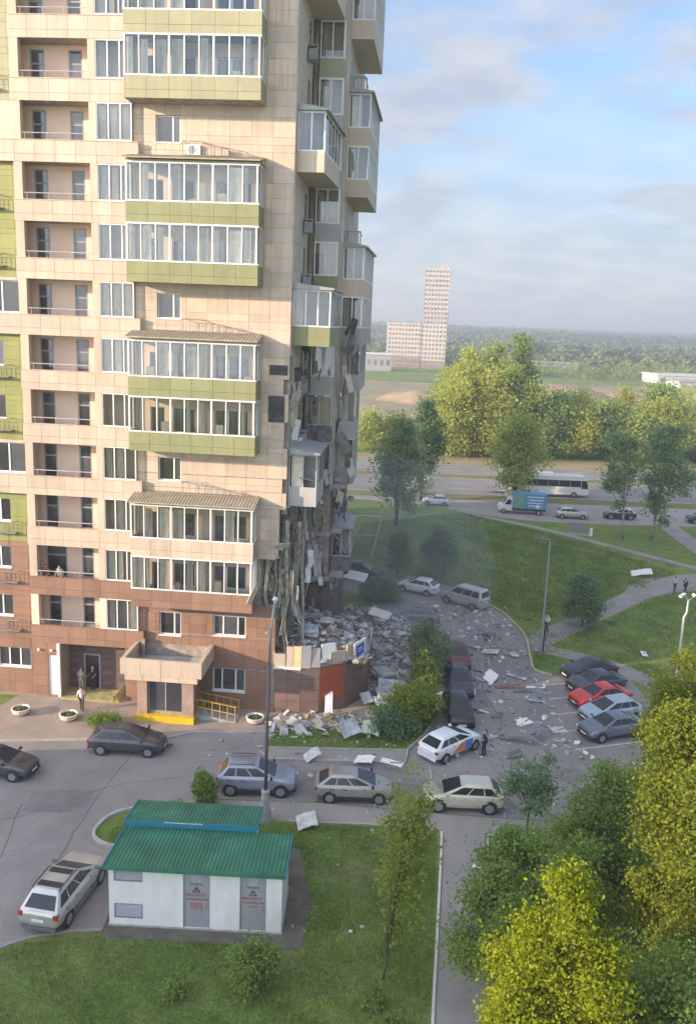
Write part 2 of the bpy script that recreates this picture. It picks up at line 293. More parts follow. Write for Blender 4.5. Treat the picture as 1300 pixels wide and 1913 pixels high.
# --- front balconies
def balcony(n, m, pos):
    z = FL(n); zp = z+1.08; zt = z+3.25
    b = MB().box(0.04, 7.66, 0.04, 1.46, z-0.05, z+0.12).box(0.04, 7.66, 0.04, 0.13, z+0.12, zp).box(0.04, 0.13, 0.13, 1.46, z+0.12, zp).box(7.57, 7.66, 0.13, 1.46, z+0.12, zp)
    bo = b.build('balcony', BACKING, tower)
    for i in range(6):
        for (a, c) in ((z-0.06, z+0.38), (z+0.38, zp+0.02)):
            piece('parapet_panel', m, bo, i*7.7/6+0.008, (i+1)*7.7/6-0.008, 0.0, 0.04, a+0.008, c-0.008)
    for x0 in (0.0, 7.66):
        for (a, c) in ((z-0.06, z+0.38), (z+0.38, zp+0.02)): piece('parapet_panel', m, bo, x0, x0+0.04, 0.045, 1.46, a+0.008, c-0.008)
    # white glazing frame
    f = MB(); mu = [0.06, 0.88, 1.74, 2.57, 3.42, 4.24, 5.05, 5.92, 6.75, 7.58]
    f.box(0.0, 7.7, 0.0, 0.1, zp+0.02, zp+0.10).box(0.0, 7.7, 0.0, 0.1, zt-0.09, zt)
    for i, q in enumerate(mu): 
        hw = 0.05 if i in (0, 3, 6, 9) else 0.032
        f.box(q-hw, q+hw, 0.003, 0.097, zp+0.10, zt-0.09)
    for x0 in (0.01, 7.60):
        f.box(x0, x0+0.09, 0.1, 1.46, zp+0.02, zp+0.10).box(x0, x0+0.09, 0.1, 1.46, zt-0.09, zt)
        f.box(x0+0.003, x0+0.087, 0.74, 0.82, zp+0.10, zt-0.09).box(x0+0.003, x0+0.087, 1.38, 1.46, zp+0.10, zt-0.09)
    fo = f.build('glazing_frame', WHITE, bo)
    for i in range(9):
        if n == 3 and i == 8: continue
        piece('pane', GLASS, bo, mu[i]+0.03, mu[i+1]-0.03, 0.045, 0.055, zp+0.10, zt-0.09)
    for x0 in (0.05, 7.64):
        if n == 3 and x0 > 1: continue
        piece('pane', GLASS, bo, x0, x0+0.01, 0.1, 0.74, zp+0.1, zt-0.09); piece('pane', GLASS, bo, x0, x0+0.01, 0.82, 1.38, zp+0.1, zt-0.09)
    # curtains, blinds and stored things behind the glass
    for i in range(9):
        t = rnd.random()
        if t < 0.50: piece('curtain', CURT, bo, mu[i]+0.08, mu[i]+0.08+rnd.uniform(0.2, 0.7), 0.2, 0.23, zp+0.05, zt-rnd.uniform(0.1, 0.3))
        elif t < 0.62: piece('stored_box', CURT, bo, mu[i]+0.1, mu[i]+0.1+rnd.uniform(0.3, 0.6), 0.5, 0.9, z+0.12, zp+rnd.uniform(0.2, 0.8))
    if pos == 'T':
        zr = z+3.3; r = MB()
        r.box(0.0, 7.7, 0.0, 1.46, zt+0.003, zr+0.06)
        r.hexa([(-0.1, -0.30, zr+0.07), (7.8, -0.30, zr+0.07), (7.8, 1.45, zr+0.47), (-0.1, 1.45, zr+0.47), (-0.1, -0.30, zr+0.13), (7.8, -0.30, zr+0.13), (7.8, 1.45, zr+0.53), (-0.1, 1.45, zr+0.53)])
        r.add([(-0.05, 0, zr+0.06), (-0.05, 1.45, zr+0.06), (-0.05, 1.45, zr+0.46), (7.75, 0, zr+0.06), (7.75, 1.45, zr+0.06), (7.75, 1.45, zr+0.46)], [(0,1,2), (3,5,4)])
        ro = r.build('balcony_roof', TANROOF, bo)
        rb = MB()
        for i in range(40):
            q = -0.06+i*7.86/40
            rb.hexa([(q, -0.31, zr+0.131), (q+0.07, -0.31, zr+0.131), (q+0.07, 1.44, zr+0.531), (q, 1.44, zr+0.531), (q+0.015, -0.31, zr+0.165), (q+0.055, -0.31, zr+0.165), (q+0.055, 1.44, zr+0.565), (q+0.015, 1.44, zr+0.565)])
        struct(rb.build('roof_rib', TANROOF, bo), 'stuff')
        # sloping steel guard over the roof
        g = MB(); pts = [(3.05, zr+1.25), (4.2, zr+1.22), (5.0, zr+1.02), (6.75, zr+0.72)]
        g.tube([(3.05, 1.0, zr+0.45)]+[(u, 1.0, q) for u, q in pts]+[(6.75, 1.0, zr+0.45)], 0.028, 5)
        g.tube([(3.05, 1.0, zr+0.5), (6.75, 1.0, zr+0.5)], 0.022, 5)
        for k in range(1, 9):
            u = 3.05+k*3.7/9; zz = np.interp(u, [p[0] for p in pts], [p[1] for p in pts]); g.tube([(u, 1.0, zr+0.45), (u, 1.0, zz)], 0.018, 4)
        for u in (3.05, 4.2, 6.75): zz = np.interp(u, [p[0] for p in pts], [p[1] for p in pts]); g.tube([(u, 1.0, zz), (u, 1.47, zz)], 0.02, 4)
        g.build('steel_guard', STEEL, bo)
        if n == 10:
            a = MB().box(3.25, 4.05, 1.1, 1.42, zr+0.5, zr+1.1).build('air_conditioner', WHITE, tower); MB().tube([(3.55, 1.085, zr+0.8), (3.55, 1.099, zr+0.8)], 0.22, 14).build('fan_grille', GREYF, a)
            piece('cover_sheet', BEIGE, tower, 4.4, 5.7, 1.1, 1.14, zr+0.5, zr+0.95)
for n, (m, pos) in BALC.items(): balcony(n, m, pos)

# --- loggias to the left of the balconies
def loggia(n):
    z = FL(n); zp = z+1.12; zt = z+3.25; wide = n in (5, 8, 11, 14); m = BROWN if n <= 3 else BEIGE
    u1 = 0.40 if wide else -0.01; u0 = -10.6 if wide else -7.1
    if n == 2: u1 = 0.40
    lo = MB().box(u0, u1, 1.14, 1.26, z-0.05, zp-0.02).box(-7.1, u1, 1.26, 2.5, z-0.05, z+0.1).build('loggia', BACKING, tower)
    k = 6 if not wide else 9; wd = (u1-u0)/k
    for i in range(k):
        for (a, c) in ((z-0.07, z+0.36), (z+0.36, zp)): piece('parapet_panel', m, lo, u0+i*wd+0.008, u0+(i+1)*wd-0.008, 1.1, 1.14, a+0.008, c-0.008)
    MB().box(u0, u1+0.02, 1.07, 1.28, zp, zp+0.04).build('coping', BEIGE if n > 3 else BROWN, lo)
    if wide or n == 2: piece('end_cap', m, lo, u1, u1+0.03, 1.1, 1.5, z-0.05, zp-0.01)
    # pillars, recessed wall with two doors
    for (a, c) in ((-7.02, -6.52), (-2.45, -2.02)): piece('pillar', BEIGE if n > 2 else PEACH, lo, a, c, 1.12, 1.5, zp+0.04, zt)
    dl = [(-6.42, -5.56), (-4.1, -3.28)]
    if n == 3: dl[0] = (-6.5, -5.1)
    MB().wall(-7.1, -2.02, z+0.1, zt, 2.5, 2.7, [(a, c, z+0.1, z+3.02) for a, c in dl]).box(-7.1, -6.98, 1.5, 2.5, z+0.1, zt).box(-2.14, -2.02, 1.5, 2.5, z+0.1, zt).build('recessed_wall', PEACH, lo)
    for a, c in dl:
        d = MB().box(a, a+0.09, 2.52, 2.6, z+0.1, z+3.02).box(c-0.09, c, 2.52, 2.6, z+0.1, z+3.02).box(a+0.09, c-0.09, 2.52, 2.6, z+2.2, z+2.3).box(a+0.09, c-0.09, 2.52, 2.6, z+2.94, z+3.02).box(a+0.09, c-0.09, 2.53, 2.59, z+0.1, z+0.9).build('door', GREYF, lo)
        piece('door_glass', DKGLASS, lo, a+0.09, c-0.09, 2.55, 2.57, z+0.9, z+2.2); piece('transom', DKGLASS, lo, a+0.09, c-0.09, 2.55, 2.57, z+2.3, z+2.94)
    rl = MB().tube([(-6.5, 1.17, zp+0.40), (-2.46, 1.17, zp+0.40)], 0.028, 5)
    for q in (-6.3, -5.0, -3.75, -2.7): rl.tube([(q, 1.17, zp), (q, 1.17, zp+0.40)], 0.022, 4)
    rl.build('handrail', RAILM, lo)
    # the window that closes the right end
    ue = 0.05 if wide or n == 2 else -0.06; b = MB()
    b.box(-2.02, ue, 1.14, 1.22, zp+0.04, zp+0.13).box(-2.02, ue, 1.14, 1.22, zt-0.09, zt)
    ms_ = [-2.0, -1.32, -0.62, ue-0.03]
    for q in ms_: b.box(q-0.035, q+0.035, 1.143, 1.217, zp+0.13, zt-0.09)
    b.box(-2.02, 0.0, 1.9, 2.0, z+0.1, zp)
    b.build('window_frame', WHITE, lo)
    for i in range(3): piece('pane', GLASS, lo, ms_[i]+0.035, ms_[i+1]-0.035, 1.17, 1.18, zp+0.13, zt-0.09)
    for i in range(3):
        if rnd.random() < 0.8: piece('curtain', CURT, lo, ms_[i]+0.05, ms_[i+1]-rnd.uniform(0.05, 0.35), 1.45, 1.48, zp, zt-0.1)
    piece('room_wall', PEACH, lo, -2.0, 0.0, 2.3, 2.4, z+0.1, zt)
for n in range(2, NF+1): loggia(n)

# --- the bay at the far left, its windows and baskets
lw_holes = []
for n in range(1, NF+1):
    if n in (1,): lw_holes.append((-9.6, -7.36, 1.85, 3.2))
    elif n in (2, 3): lw_holes.append((-10.2, -8.42, FL(n)+1.5, FL(n)+2.95))
    elif n in (5, 8): lw_holes.append((-10.4, -7.18, FL(n)+1.2, FL(n)+3.1))
    elif n == 11: pass
    else: lw_holes.append((-10.2, -8.3, FL(n)+1.3, FL(n)+2.8))
lw = MB().wall(-20.0, -7.02, 0, ZT, 1.5, 1.85, lw_holes).build('left_bay_wall', BACKING, tower)
for h in lw_holes: casement(tower, *h, 1.5, [h[1]-0.72] if h[1] < -8 else [h[1]-1.1, h[1]-2.1] if h[1]-h[0] > 2.5 else [h[1]-0.75, h[1]-1.5])
for n in range(1, NF+1):
    m = BROWN if n < 4 else BEIGE if n in (5, 8, 11) else (LIME if n < 12 else PALEOLIVE)
    cladding(lw, 'bay_panel', -11.0, -7.08, 0 if n == 1 else FL(n), FL(n+1), 1.5, 1.24, 0.825, m, [h for h in lw_holes if FL(n) < h[2] < FL(n+1)])
for n in (2, 3, 4, 6, 7, 9, 10, 12):
    z = FL(n)+0.62; b = MB()
    for q in np.linspace(-9.6, -7.85, 7): b.tube([(q, 1.0, z), (q, 1.0, z+0.72)], 0.016, 4)
    for zz in (z, z+0.72): b.tube([(-9.6, 1.46, zz), (-9.6, 1.0, zz), (-7.85, 1.0, zz), (-7.85, 1.46, zz)], 0.022, 4)
    b.box(-9.6, -7.86, 1.0, 1.46, z-0.03, z)
    b.build('air_conditioner_basket', STEEL, tower)
MB().box(-8.4, -6.95, 1.3, 1.42, FL(11)+1.2, FL(11)+3.2).build('pale_screen', BEIGE, tower)
# --- ground floor left: brown wall, recess with the doorway
gw = MB().wall(-7.02, -5.2, 0, FL(2)-0.07, 1.2, 1.5, [(-6.05, -5.42, 0.15, 2.95)]).wall(-5.2, -0.9, 0, FL(2)-0.07, 2.7, 2.9, [(-4.24, -3.08, 0.1, 2.62)]).box(-0.95, 0.0, 1.52, 2.9, 0, FL(2)).box(-5.35, -5.2, 1.5, 2.7, 0, FL(2)-0.07).build('ground_floor_wall', BACKING, tower)
cladding(gw, 'brown_panel', -7.05, -5.2, 0, FL(2)-0.08, 1.2, 0.92, 0.76, BROWN, [(-6.05, -5.42, 0.15, 2.95)])
cladding(gw, 'recess_panel', -5.2, -0.95, 0, FL(2)-0.08, 2.7, 1.06, 0.76, MAROON, [(-4.24, -3.08, 0.1, 2.62)])
piece('white_door', WHITE, tower, -6.05, -5.42, 1.26, 1.34, 0.15, 2.95)
piece('door_pillar', WHITE, tower, -5.36, -5.18, 0.98, 1.16, 0.1, FL(2)-0.06)
d = MB().box(-4.24, -4.12, 2.68, 2.84, 0.1, 2.62).box(-3.2, -3.08, 2.68, 2.84, 0.1, 2.62).box(-4.12, -3.2, 2.68, 2.84, 2.5, 2.62).build('entrance_door', GREYF, tower)
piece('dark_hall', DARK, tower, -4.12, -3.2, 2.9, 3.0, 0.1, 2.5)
for u in (-6.6, -5.75): 
    MB().lathe([(0.02, 0), (0.09, 0.02), (0.09, 0.14), (0.03, 0.17)], (u, 1.05, 3.25), 8).build('wall_lamp', WHITE, tower)
# --- entrance porch with glass front, canopy and yellow step
po = MB().box(0.62, 4.36, -1.35, 1.45, 0, 0.45).build('porch_step', mat('yellow_paint', (0.72, 0.46, 0.03), 0.6, var=0.1), tower)
for (a, c) in ((0.69, 1.33), (3.58, 4.30)): MB().box(a, c, -1.15, -0.55, 0.45, 2.72).build('porch_pillar', mat('porch_stone', (0.36, 0.26, 0.21), 0.7, var=0.1), tower)
MB().box(0.69, 1.0, -0.55, 1.46, 0.45, 2.72).box(4.0, 4.30, -0.55, 1.46, 0.45, 2.72).build('porch_side_wall', BROWN, tower)
pf = MB().box(1.33, 1.42, -0.9, -0.82, 0.45, 2.72).box(3.49, 3.58, -0.9, -0.82, 0.45, 2.72).box(1.42, 3.49, -0.9, -0.82, 2.6, 2.72).box(1.42, 3.49, -0.9, -0.82, 0.45, 0.62).box(2.42, 2.5, -0.9, -0.82, 0.62, 2.6).build('porch_door', GREYF, tower)
piece('pane', DKGLASS, pf, 1.42, 2.42, -0.87, -0.85, 0.62, 2.6); piece('pane', DKGLASS, pf, 2.5, 3.49, -0.87, -0.85, 0.62, 2.6)
ca = MB()
ca.box(0.12, 4.7, -1.75, 1.46, 2.95, 3.35)
ca.box(-0.12, 5.0, -1.85, -1.6, 3.35, 4.35).box(-0.12, 0.14, -1.6, 1.46, 3.35, 4.35).box(4.74, 5.0, -1.6, 1.46, 3.35, 4.35)
co = ca.build('canopy', BEIGE, tower); bevel(co, 0.03)
for i in range(4):
    piece('canopy_panel', BEIGE, co, -0.12+i*1.28+0.01, -0.12+(i+1)*1.28-0.01, -1.88, -1.85, 3.36, 4.34); piece('canopy_panel', BEIGE, co, 0.12+i*1.145+0.01, 0.12+(i+1)*1.145-0.01, -1.78, -1.75, 2.96, 3.34)
piece('canopy_deck', CONC, co, 0.14, 4.74, -1.6, 1.45, 3.351, 3.40)
piece('roof_vent', STEEL, co, 0.35, 0.55, 0.95, 1.2, 3.4, 4.6)
# --- wheelchair ramp with yellow rails
YEL = mat('yellow_rail', (0.55, 0.36, 0.07), 0.5, var=0.15)
rp = MB()
rp.hexa([(4.36, -0.6, 0), (6.9, -0.6, 0), (6.9, 0.5, 0), (4.36, 0.5, 0), (4.36, -0.6, 0.42), (6.9, -0.6, 0.05), (6.9, 0.5, 0.05), (4.36, 0.5, 0.42)])
rpo = rp.build('ramp', CONC, tower); rr = MB()
for y in (-0.6, 0.5):
    for dz in (0.5, 1.0): rr.tube([(4.36, y, 0.42+dz), (6.9, y, 0.05+dz)], 0.03, 5)
    for q in np.linspace(4.4, 6.85, 6): zz = np.interp(q, [4.36, 6.9], [0.42, 0.05]); rr.tube([(q, y, zz), (q, y, zz+1.0)], 0.028, 4)
rr.build('ramp_rail', YEL, rpo)

# --- the right-hand side: stepped wall with bays
SIDEH = [(y0, y0+1.1, FL(n)+1.1, FL(n)+2.6) for n in range(6, NF+1) for y0 in (5.9,)]
def gone(yc, zc): return zc < 20.5+2.4*math.sin(yc*1.1+0.5)+1.6*math.sin(yc*3.1+1)
sw = MB().wall(1.85, 8.0, 13.2, ZT, 0, 0.35, SIDEH)
sw.v = [(9.10+y, x, z) for x, y, z in sw.v]
swo = sw.build('side_wall', BACKING, tower)
cladding(swo, 'side_panel', 1.5, 8.0, 14.0, ZT, 9.45, 1.3, 0.825, BEIGE, SIDEH, 'side', jag=gone)
for h in SIDEH: piece('side_window', DKGLASS, tower, 9.3, 9.36, h[0], h[1], h[2], h[3])
for n in range(6, NF+1):
    if n % 3 != 2:
        z = FL(n)+0.2
        MB().box(9.5, 10.1, 5.1, 6.0, z, z+0.06).box(9.5, 10.1, 5.1, 6.0, z+0.75, z+0.81).box(9.6, 10.0, 5.2, 5.9, z+0.06, z+0.62).tube([(10.1, 5.1, z), (10.1, 5.1, z+0.8)], 0.03, 4).build('air_conditioner_shelf', mat('grey_shelf', (0.33, 0.34, 0.36), 0.6), tower)
# second step of the plan
s2 = MB().wall(9.45, 11.5, 6.8, ZT, 8.8, 9.1, [(9.75, 10.45, FL(n)+0.5, FL(n)+2.6) for n in range(6, NF+1)]).build('step_wall', BACKING, tower)
cladding(s2, 'step_panel', 9.47, 11.5, 13.8, ZT, 8.8, 1.0, 0.825, BEIGE, [(9.75, 10.45, FL(n)+0.5, FL(n)+2.6) for n in range(6, NF+1)])
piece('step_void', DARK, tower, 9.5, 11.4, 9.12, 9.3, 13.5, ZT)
w3 = MB(); w3.box(11.2, 11.5, 9.1, 24.0, 13.55, ZT).box(-20, 11.2, 23.7, 24.0, 0, ZT); w3o = w3.build('rear_side_wall', BACKING, tower)
cladding(w3o, 'side_panel', 9.1, 24.0, 13.8, ZT, 11.5, 2.6, 1.65, BEIGE, (), 'side')
piece('roof_slab', CONC, tower, -20, 9.45, 1.5, 9.1, ZT+0.003, ZT+0.5)
piece('roof_slab', CONC, tower, -20, 11.5, 9.1, 24, ZT+0.003, ZT+0.45)
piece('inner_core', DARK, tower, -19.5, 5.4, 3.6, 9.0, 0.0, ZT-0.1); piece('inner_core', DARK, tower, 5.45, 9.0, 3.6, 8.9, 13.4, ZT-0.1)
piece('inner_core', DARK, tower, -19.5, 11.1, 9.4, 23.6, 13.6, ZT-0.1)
# unseen wing behind the tower, added and sized to shade the lawn
piece('shade_wing', BEIGE, tower, -14.0, 4.6, 24.003, 54.0, 0, ZT-6)

def bay(kind, n, u0, u1, y0, y1, m, top=False, bottom=False, splay=0.0, wrecked=False, pm=None):
    """glazed bay on the side: parapet body (part) with frame and panes (sub-parts)"""
    z = FL(n); zp = z+1.08; zt = z+3.24
    def P(x, y, q): return (x+splay*(y-y0)/(y1-y0) if x > (u0+u1)/2 else x, y, q)
    b = MB()
    def bx(a, c, d, e, f, g): b.hexa([P(a,d,f), P(c,d,f), P(c,e,f), P(a,e,f), P(a,d,g), P(c,d,g), P(c,e,g), P(a,e,g)])
    bx(u0+0.01, u1, y0, y1, z-0.06, z+0.10); bx(u0+0.01, u1-0.08, y0, y0+0.08, z+0.1, zp); bx(u1-0.08, u1, y0, y1, z+0.1, zp); bx(u0+0.01, u1-0.08, y1-0.08, y1, z+0.1, zp)
    o = b.build(kind, m, tower)
    f = MB(); 
    def fx(a, c, d, e, g, h): f.hexa([P(a,d,g), P(c,d,g), P(c,e,g), P(a,e,g), P(a,d,h), P(c,d,h), P(c,e,h), P(a,e,h)])
    fx(u0+0.01, u1+0.003, y0-0.003, y0+0.07, zp, zp+0.08); fx(u0+0.01, u1+0.003, y0-0.003, y0+0.07, zt-0.1, zt)
    k = 3 if u1-u0 > 1.8 else 2; mu = np.linspace(u0+0.06, u1-0.04, k+1)
    for q in mu: fx(q-0.04, q+0.04, y0, y0+0.066, zp+0.08, zt-0.1)
    fx(u1-0.07, u1+0.003, y0+0.07, y1, zp, zp+0.08); fx(u1-0.07, u1+0.003, y0+0.07, y1, zt-0.1, zt)
    ny = max(2, int((y1-y0)/1.0)); ym = np.linspace(y0+0.1, y1-0.04, ny+1)
    for q in ym: fx(u1-0.066, u1, q-0.03, q+0.03, zp+0.08, zt-0.1)
    f.build('glazing_frame', pm or WHITE, o)
    for i in range(k):
        if wrecked and rnd.random() < 0.6: continue
        piece('pane', GLASS, o, mu[i]+0.04, mu[i+1]-0.04, y0+0.03, y0+0.04, zp+0.08, zt-0.1)
    for i in range(ny):
        if wrecked and rnd.random() < 0.5: continue
        a, c = ym[i]+0.03, ym[i+1]-0.03
        g = MB().hexa([P(u1-0.04,a,zp+0.08), P(u1-0.03,a,zp+0.08), P(u1-0.03,c,zp+0.08), P(u1-0.04,c,zp+0.08), P(u1-0.04,a,zt-0.1), P(u1-0.03,a,zt-0.1), P(u1-0.03,c,zt-0.1), P(u1-0.04,c,zt-0.1)])
        g.build('pane', GLASS, o)
    if rnd.random() < 0.7: piece('curtain', CURT, o, mu[0]+0.1, mu[0]+0.1+rnd.uniform(0.3, 0.8), y0+0.25, y0+0.28, zp, zt-0.15)
    piece('room_wall', mat('bay_back', (0.34, 0.33, 0.33), 0.9), o, u0+0.02, u1-0.2, y0+1.2, y0+1.26, z+0.1, zt)
    if top:
        r = MB(); r.hexa([P(u0+0.01,y0-0.2,z+3.25), P(u1+0.2,y0-0.2,z+3.25), P(u1+0.2,y1+0.1,z+3.25), P(u0+0.01,y1+0.1,z+3.25), P(u0+0.01,y0-0.2,z+3.62), P(u1+0.2,y0-0.2,z+3.36), P(u1+0.2,y1+0.1,z+3.36), P(u0+0.01,y1+0.1,z+3.75)])
        r.build('bay_roof', mat('grey_roof', (0.33, 0.34, 0.34), 0.6, var=0.1), o)
    return o
GREYP = mat('grey_parapet', (0.40, 0.39, 0.38), 0.7, var=0.08, scale=1)
OLIVE_SHADE = mat('shaded_olive', (0.34, 0.36, 0.24), 0.65, var=0.08, scale=1)  # olive copy with the bluish look of shade put into the colour
bay('glazed_bay', 11, 9.47, 11.08, 2.1, 7.9, BEIGE, top=True, bottom=True, splay=0.35)
bay('glazed_bay', 14, 9.47, 11.08, 2.1, 7.9, BEIGE, top=False, splay=0.35); bay('glazed_bay', 15, 9.47, 11.08, 2.1, 7.9, BEIGE, top=True, splay=0.35)
bay('glazed_bay', 8, 9.47, 11.75, 2.0, 7.6, OLIVE, top=True, splay=0.1)
for n in range(7, NF): 
    if n in (8,): pass
    bay('step_bay', n, 9.9, 11.46, 8.0, 8.79, OLIVE if n in (9, 6, 8) else GREYP if n != 13 else OLIVE_SHADE, top=n in (8, 11, 14))
for n, mm, tp in ((15, BEIGE, 1), (14, BEIGE, 0), (12, BEIGE, 1), (11, BEIGE, 0), (9, BEIGE, 1), (8, GREYP, 0)):
    bay('corner_bay', n, 11.52, 13.02, 11.5, 19.5, mm, top=bool(tp), splay=0.2)
    if tp:
        g = MB(); z = FL(n)+3.6
        g.tube([(11.7, 12.4, z-0.2), (11.7, 12.4, z+0.8), (12.6, 12.4, z+0.8), (12.6, 12.4, z-0.2)], 0.05, 5).build('roof_guard', STEEL, tower)
for n in (10, 13):
    g = MB(); z = FL(n)
    g.box(11.52, 12.6, 11.6, 14.5, z, z+0.08)
    for q in np.linspace(11.6, 12.5, 5): g.tube([(q, 11.6, z), (q, 11.6, z+1.0)], 0.03, 4)
    g.tube([(11.52, 11.6, z+1.0), (12.55, 11.6, z+1.0), (12.55, 14.5, z+1.0)], 0.04, 4); g.box(11.53, 11.6, 12.0, 14.0, z+0.1, z+2.6)
    g.build('open_balcony', mat('grey_shelf', (0.33, 0.34, 0.36)), tower)
# ------------------------------------------------------------------ ground, roads, paths
def ground_mat():
    m = bpy.data.materials.new('grass_ground'); m.use_nodes = True; t = m.node_tree; b = t.nodes['Principled BSDF']; n = t.nodes.new; l = t.links.new
    b.inputs['Roughness'].default_value = 0.95; b.inputs['Specular IOR Level'].default_value = 0.1
    co = n('ShaderNodeTexCoord')
    def noise(s, d=6, r=0.6):
        q = n('ShaderNodeTexNoise'); q.inputs['Scale'].default_value = s; q.inputs['Detail'].default_value = d; q.inputs['Roughness'].default_value = r; l(co.outputs['Object'], q.inputs['Vector']); return q
    a, c, e = noise(0.06, 8, 0.65), noise(0.9, 6, 0.7), noise(9.0, 4, 0.7)
    r1 = n('ShaderNodeValToRGB'); r1.color_ramp.elements[0].position = 0.35; r1.color_ramp.elements[0].color = (0.125, 0.205, 0.06, 1); r1.color_ramp.elements[1].position = 0.65; r1.color_ramp.elements[1].color = (0.22, 0.30, 0.085, 1)
    l(a.outputs[0], r1.inputs[0])
    r2 = n('ShaderNodeValToRGB'); r2.color_ramp.elements[0].position = 0.3; r2.color_ramp.elements[0].color = (0.55, 0.6, 0.5, 1); r2.color_ramp.elements[1].position = 0.72; r2.color_ramp.elements[1].color = (1.25, 1.15, 1.0, 1)
    l(c.outputs[0], r2.inputs[0])
    mx = n('ShaderNodeMix'); mx.data_type = 'RGBA'; mx.blend_type = 'MULTIPLY'; mx.inputs['Factor'].default_value = 1.0; l(r1.outputs[0], mx.inputs['A']); l(r2.outputs[0], mx.inputs['B'])
    r3 = n('ShaderNodeValToRGB'); r3.color_ramp.elements[0].position = 0.3; r3.color_ramp.elements[0].color = (0.6, 0.6, 0.6, 1); r3.color_ramp.elements[1].position = 0.7; r3.color_ramp.elements[1].color = (1.3, 1.3, 1.2, 1)
    l(e.outputs[0], r3.inputs[0])
    m2 = n('ShaderNodeMix'); m2.data_type = 'RGBA'; m2.blend_type = 'MULTIPLY'; m2.inputs['Factor'].default_value = 0.9; l(mx.outputs['Result'], m2.inputs['A']); l(r3.outputs[0], m2.inputs['B'])
    # worn, earthy patches
    p = noise(0.22, 7, 0.7); r4 = n('ShaderNodeMapRange'); r4.inputs[1].default_value = 0.50; r4.inputs[2].default_value = 0.74; l(p.outputs[0], r4.inputs[0])
    m3 = n('ShaderNodeMix'); m3.data_type = 'RGBA'; l(r4.outputs[0], m3.inputs['Factor']); l(m2.outputs['Result'], m3.inputs['A']); m3.inputs['B'].default_value = (0.24, 0.21, 0.11, 1)
    l(m3.outputs['Result'], b.inputs['Base Color'])
    bp = n('ShaderNodeBump'); bp.inputs['Strength'].default_value = 0.6; bp.inputs['Distance'].default_value = 0.08; l(e.outputs[0], bp.inputs['Height']); l(bp.outputs[0], b.inputs['Normal'])
    return m
GRASS = ground_mat()
def hz(x, y):
    t = np.clip((y-420)/2500.0, 0, 1); return 23.0*t*t*(3-2*t) + np.clip((y-600)/2000, 0, 1)*4*np.sin(x/430.0+y/700.0)
gx = np.array([-4000, -2500, -1600, -1000, -600, -300, -150, -60, 0, 60, 150, 300, 600, 1000, 1600, 2500, 4000.]); gy = np.array([-180, -60, 0, 60, 130, 200, 300, 420, 520, 640, 800, 1000, 1250, 1500, 1800, 2100, 2500, 2900, 3400, 4100.])
XX, YY = np.meshgrid(gx, gy); ZZ = hz(XX, YY); nx_, ny_ = len(gx), len(gy)
Vg = np.stack([XX.ravel(), YY.ravel(), ZZ.ravel()], 1); Fg = np.array([(j*nx_+i, j*nx_+i+1, (j+1)*nx_+i+1, (j+1)*nx_+i) for j in range(ny_-1) for i in range(nx_-1)])
struct(np_mesh('ground', Vg, Fg, GRASS, smooth=True))
ASPH = mat('asphalt', (0.31, 0.28, 0.265), 0.9, var=0.14, scale=0.35, bump=0.15, col2=(0.25, 0.23, 0.222), stain=0.22)
ASPH2 = mat('pale_asphalt', (0.35, 0.315, 0.29), 0.9, var=0.1, scale=0.6, col2=(0.295, 0.27, 0.25), stain=0.15)
PAVE = mat('paving', (0.36, 0.29, 0.235), 0.85, var=0.12, scale=0.8, bump=0.2, col2=(0.27, 0.225, 0.19))
HWY = mat('highway_asphalt', (0.25, 0.235, 0.22), 0.85, var=0.1, scale=0.1, col2=(0.19, 0.18, 0.175))
EARTH = mat('bare_earth', (0.35, 0.27, 0.17), 0.95, var=0.2, scale=0.08, bump=0.3, col2=(0.17, 0.17, 0.075))
DRYG = mat('dry_verge', (0.23, 0.19, 0.07), 0.95, var=0.2, scale=0.3, col2=(0.11, 0.12, 0.03))
KERB = mat('kerb_stone', (0.42, 0.40, 0.37), 0.85, var=0.12, scale=1.5)
def sheet(name, poly, z, m):
    return struct(MB().add([(x, y, z) for x, y in poly], [tuple(range(len(poly)))]).build(name, m))
def ribbon(name, pts, wd, z, m):
    P = [Vector((x, y, 0)) for x, y in pts]; L_, R_ = [], []
    for i, p in enumerate(P):
        d = (P[min(i+1, len(P)-1)]-P[max(i-1, 0)]).normalized(); nn = Vector((-d.y, d.x, 0)); ww = wd[i] if isinstance(wd, (list, tuple)) else wd
        L_.append(p+nn*ww/2); R_.append(p-nn*ww/2)
    b = MB(); n = len(P); vs = [(q.x, q.y, z) for q in R_]+[(q.x, q.y, z) for q in L_]
    return struct(b.add(vs, [(i, i+1, n+i+1, n+i) for i in range(n-1)]).build(name, m))
def smooth_line(pts, k=6):
    out = []; P = [np.array(p, float) for p in pts]; P = [2*P[0]-P[1]]+P+[2*P[-1]-P[-2]]
    for i in range(1, len(P)-2):
        for j in range(k):
            t = j/k; out.append(tuple(0.5*((2*P[i])+(P[i+1]-P[i-1])*t+(2*P[i-1]-5*P[i]+4*P[i+1]-P[i+2])*t*t+(3*P[i]-P[i-1]-3*P[i+1]+P[i+2])*t**3)))
    out.append(tuple(P[-2])); return out
rb_ = smooth_line([(15.7, 60.0), (14.6, 61.0), (14.75, 63.4), (15.25, 68.0), (14.8, 72.0), (13.9, 75.3), (11.5, 79.6), (8.0, 82.9), (4.0, 85.6), (-4, 89)])
lb_ = [(-4, 82), (2.5, 77.5), (3.0, 70), (6.4, 65.5), (6.35, 52), (5.5, 49.6), (4.3, 47.6), (4.0, 45.86)]
fk_ = [(-4.24, 45.7), (-4.4, 49.15), (-8.9, 48.75), (-10.5, 47.8), (-20.1, 46.6), (-60, 41.0)]
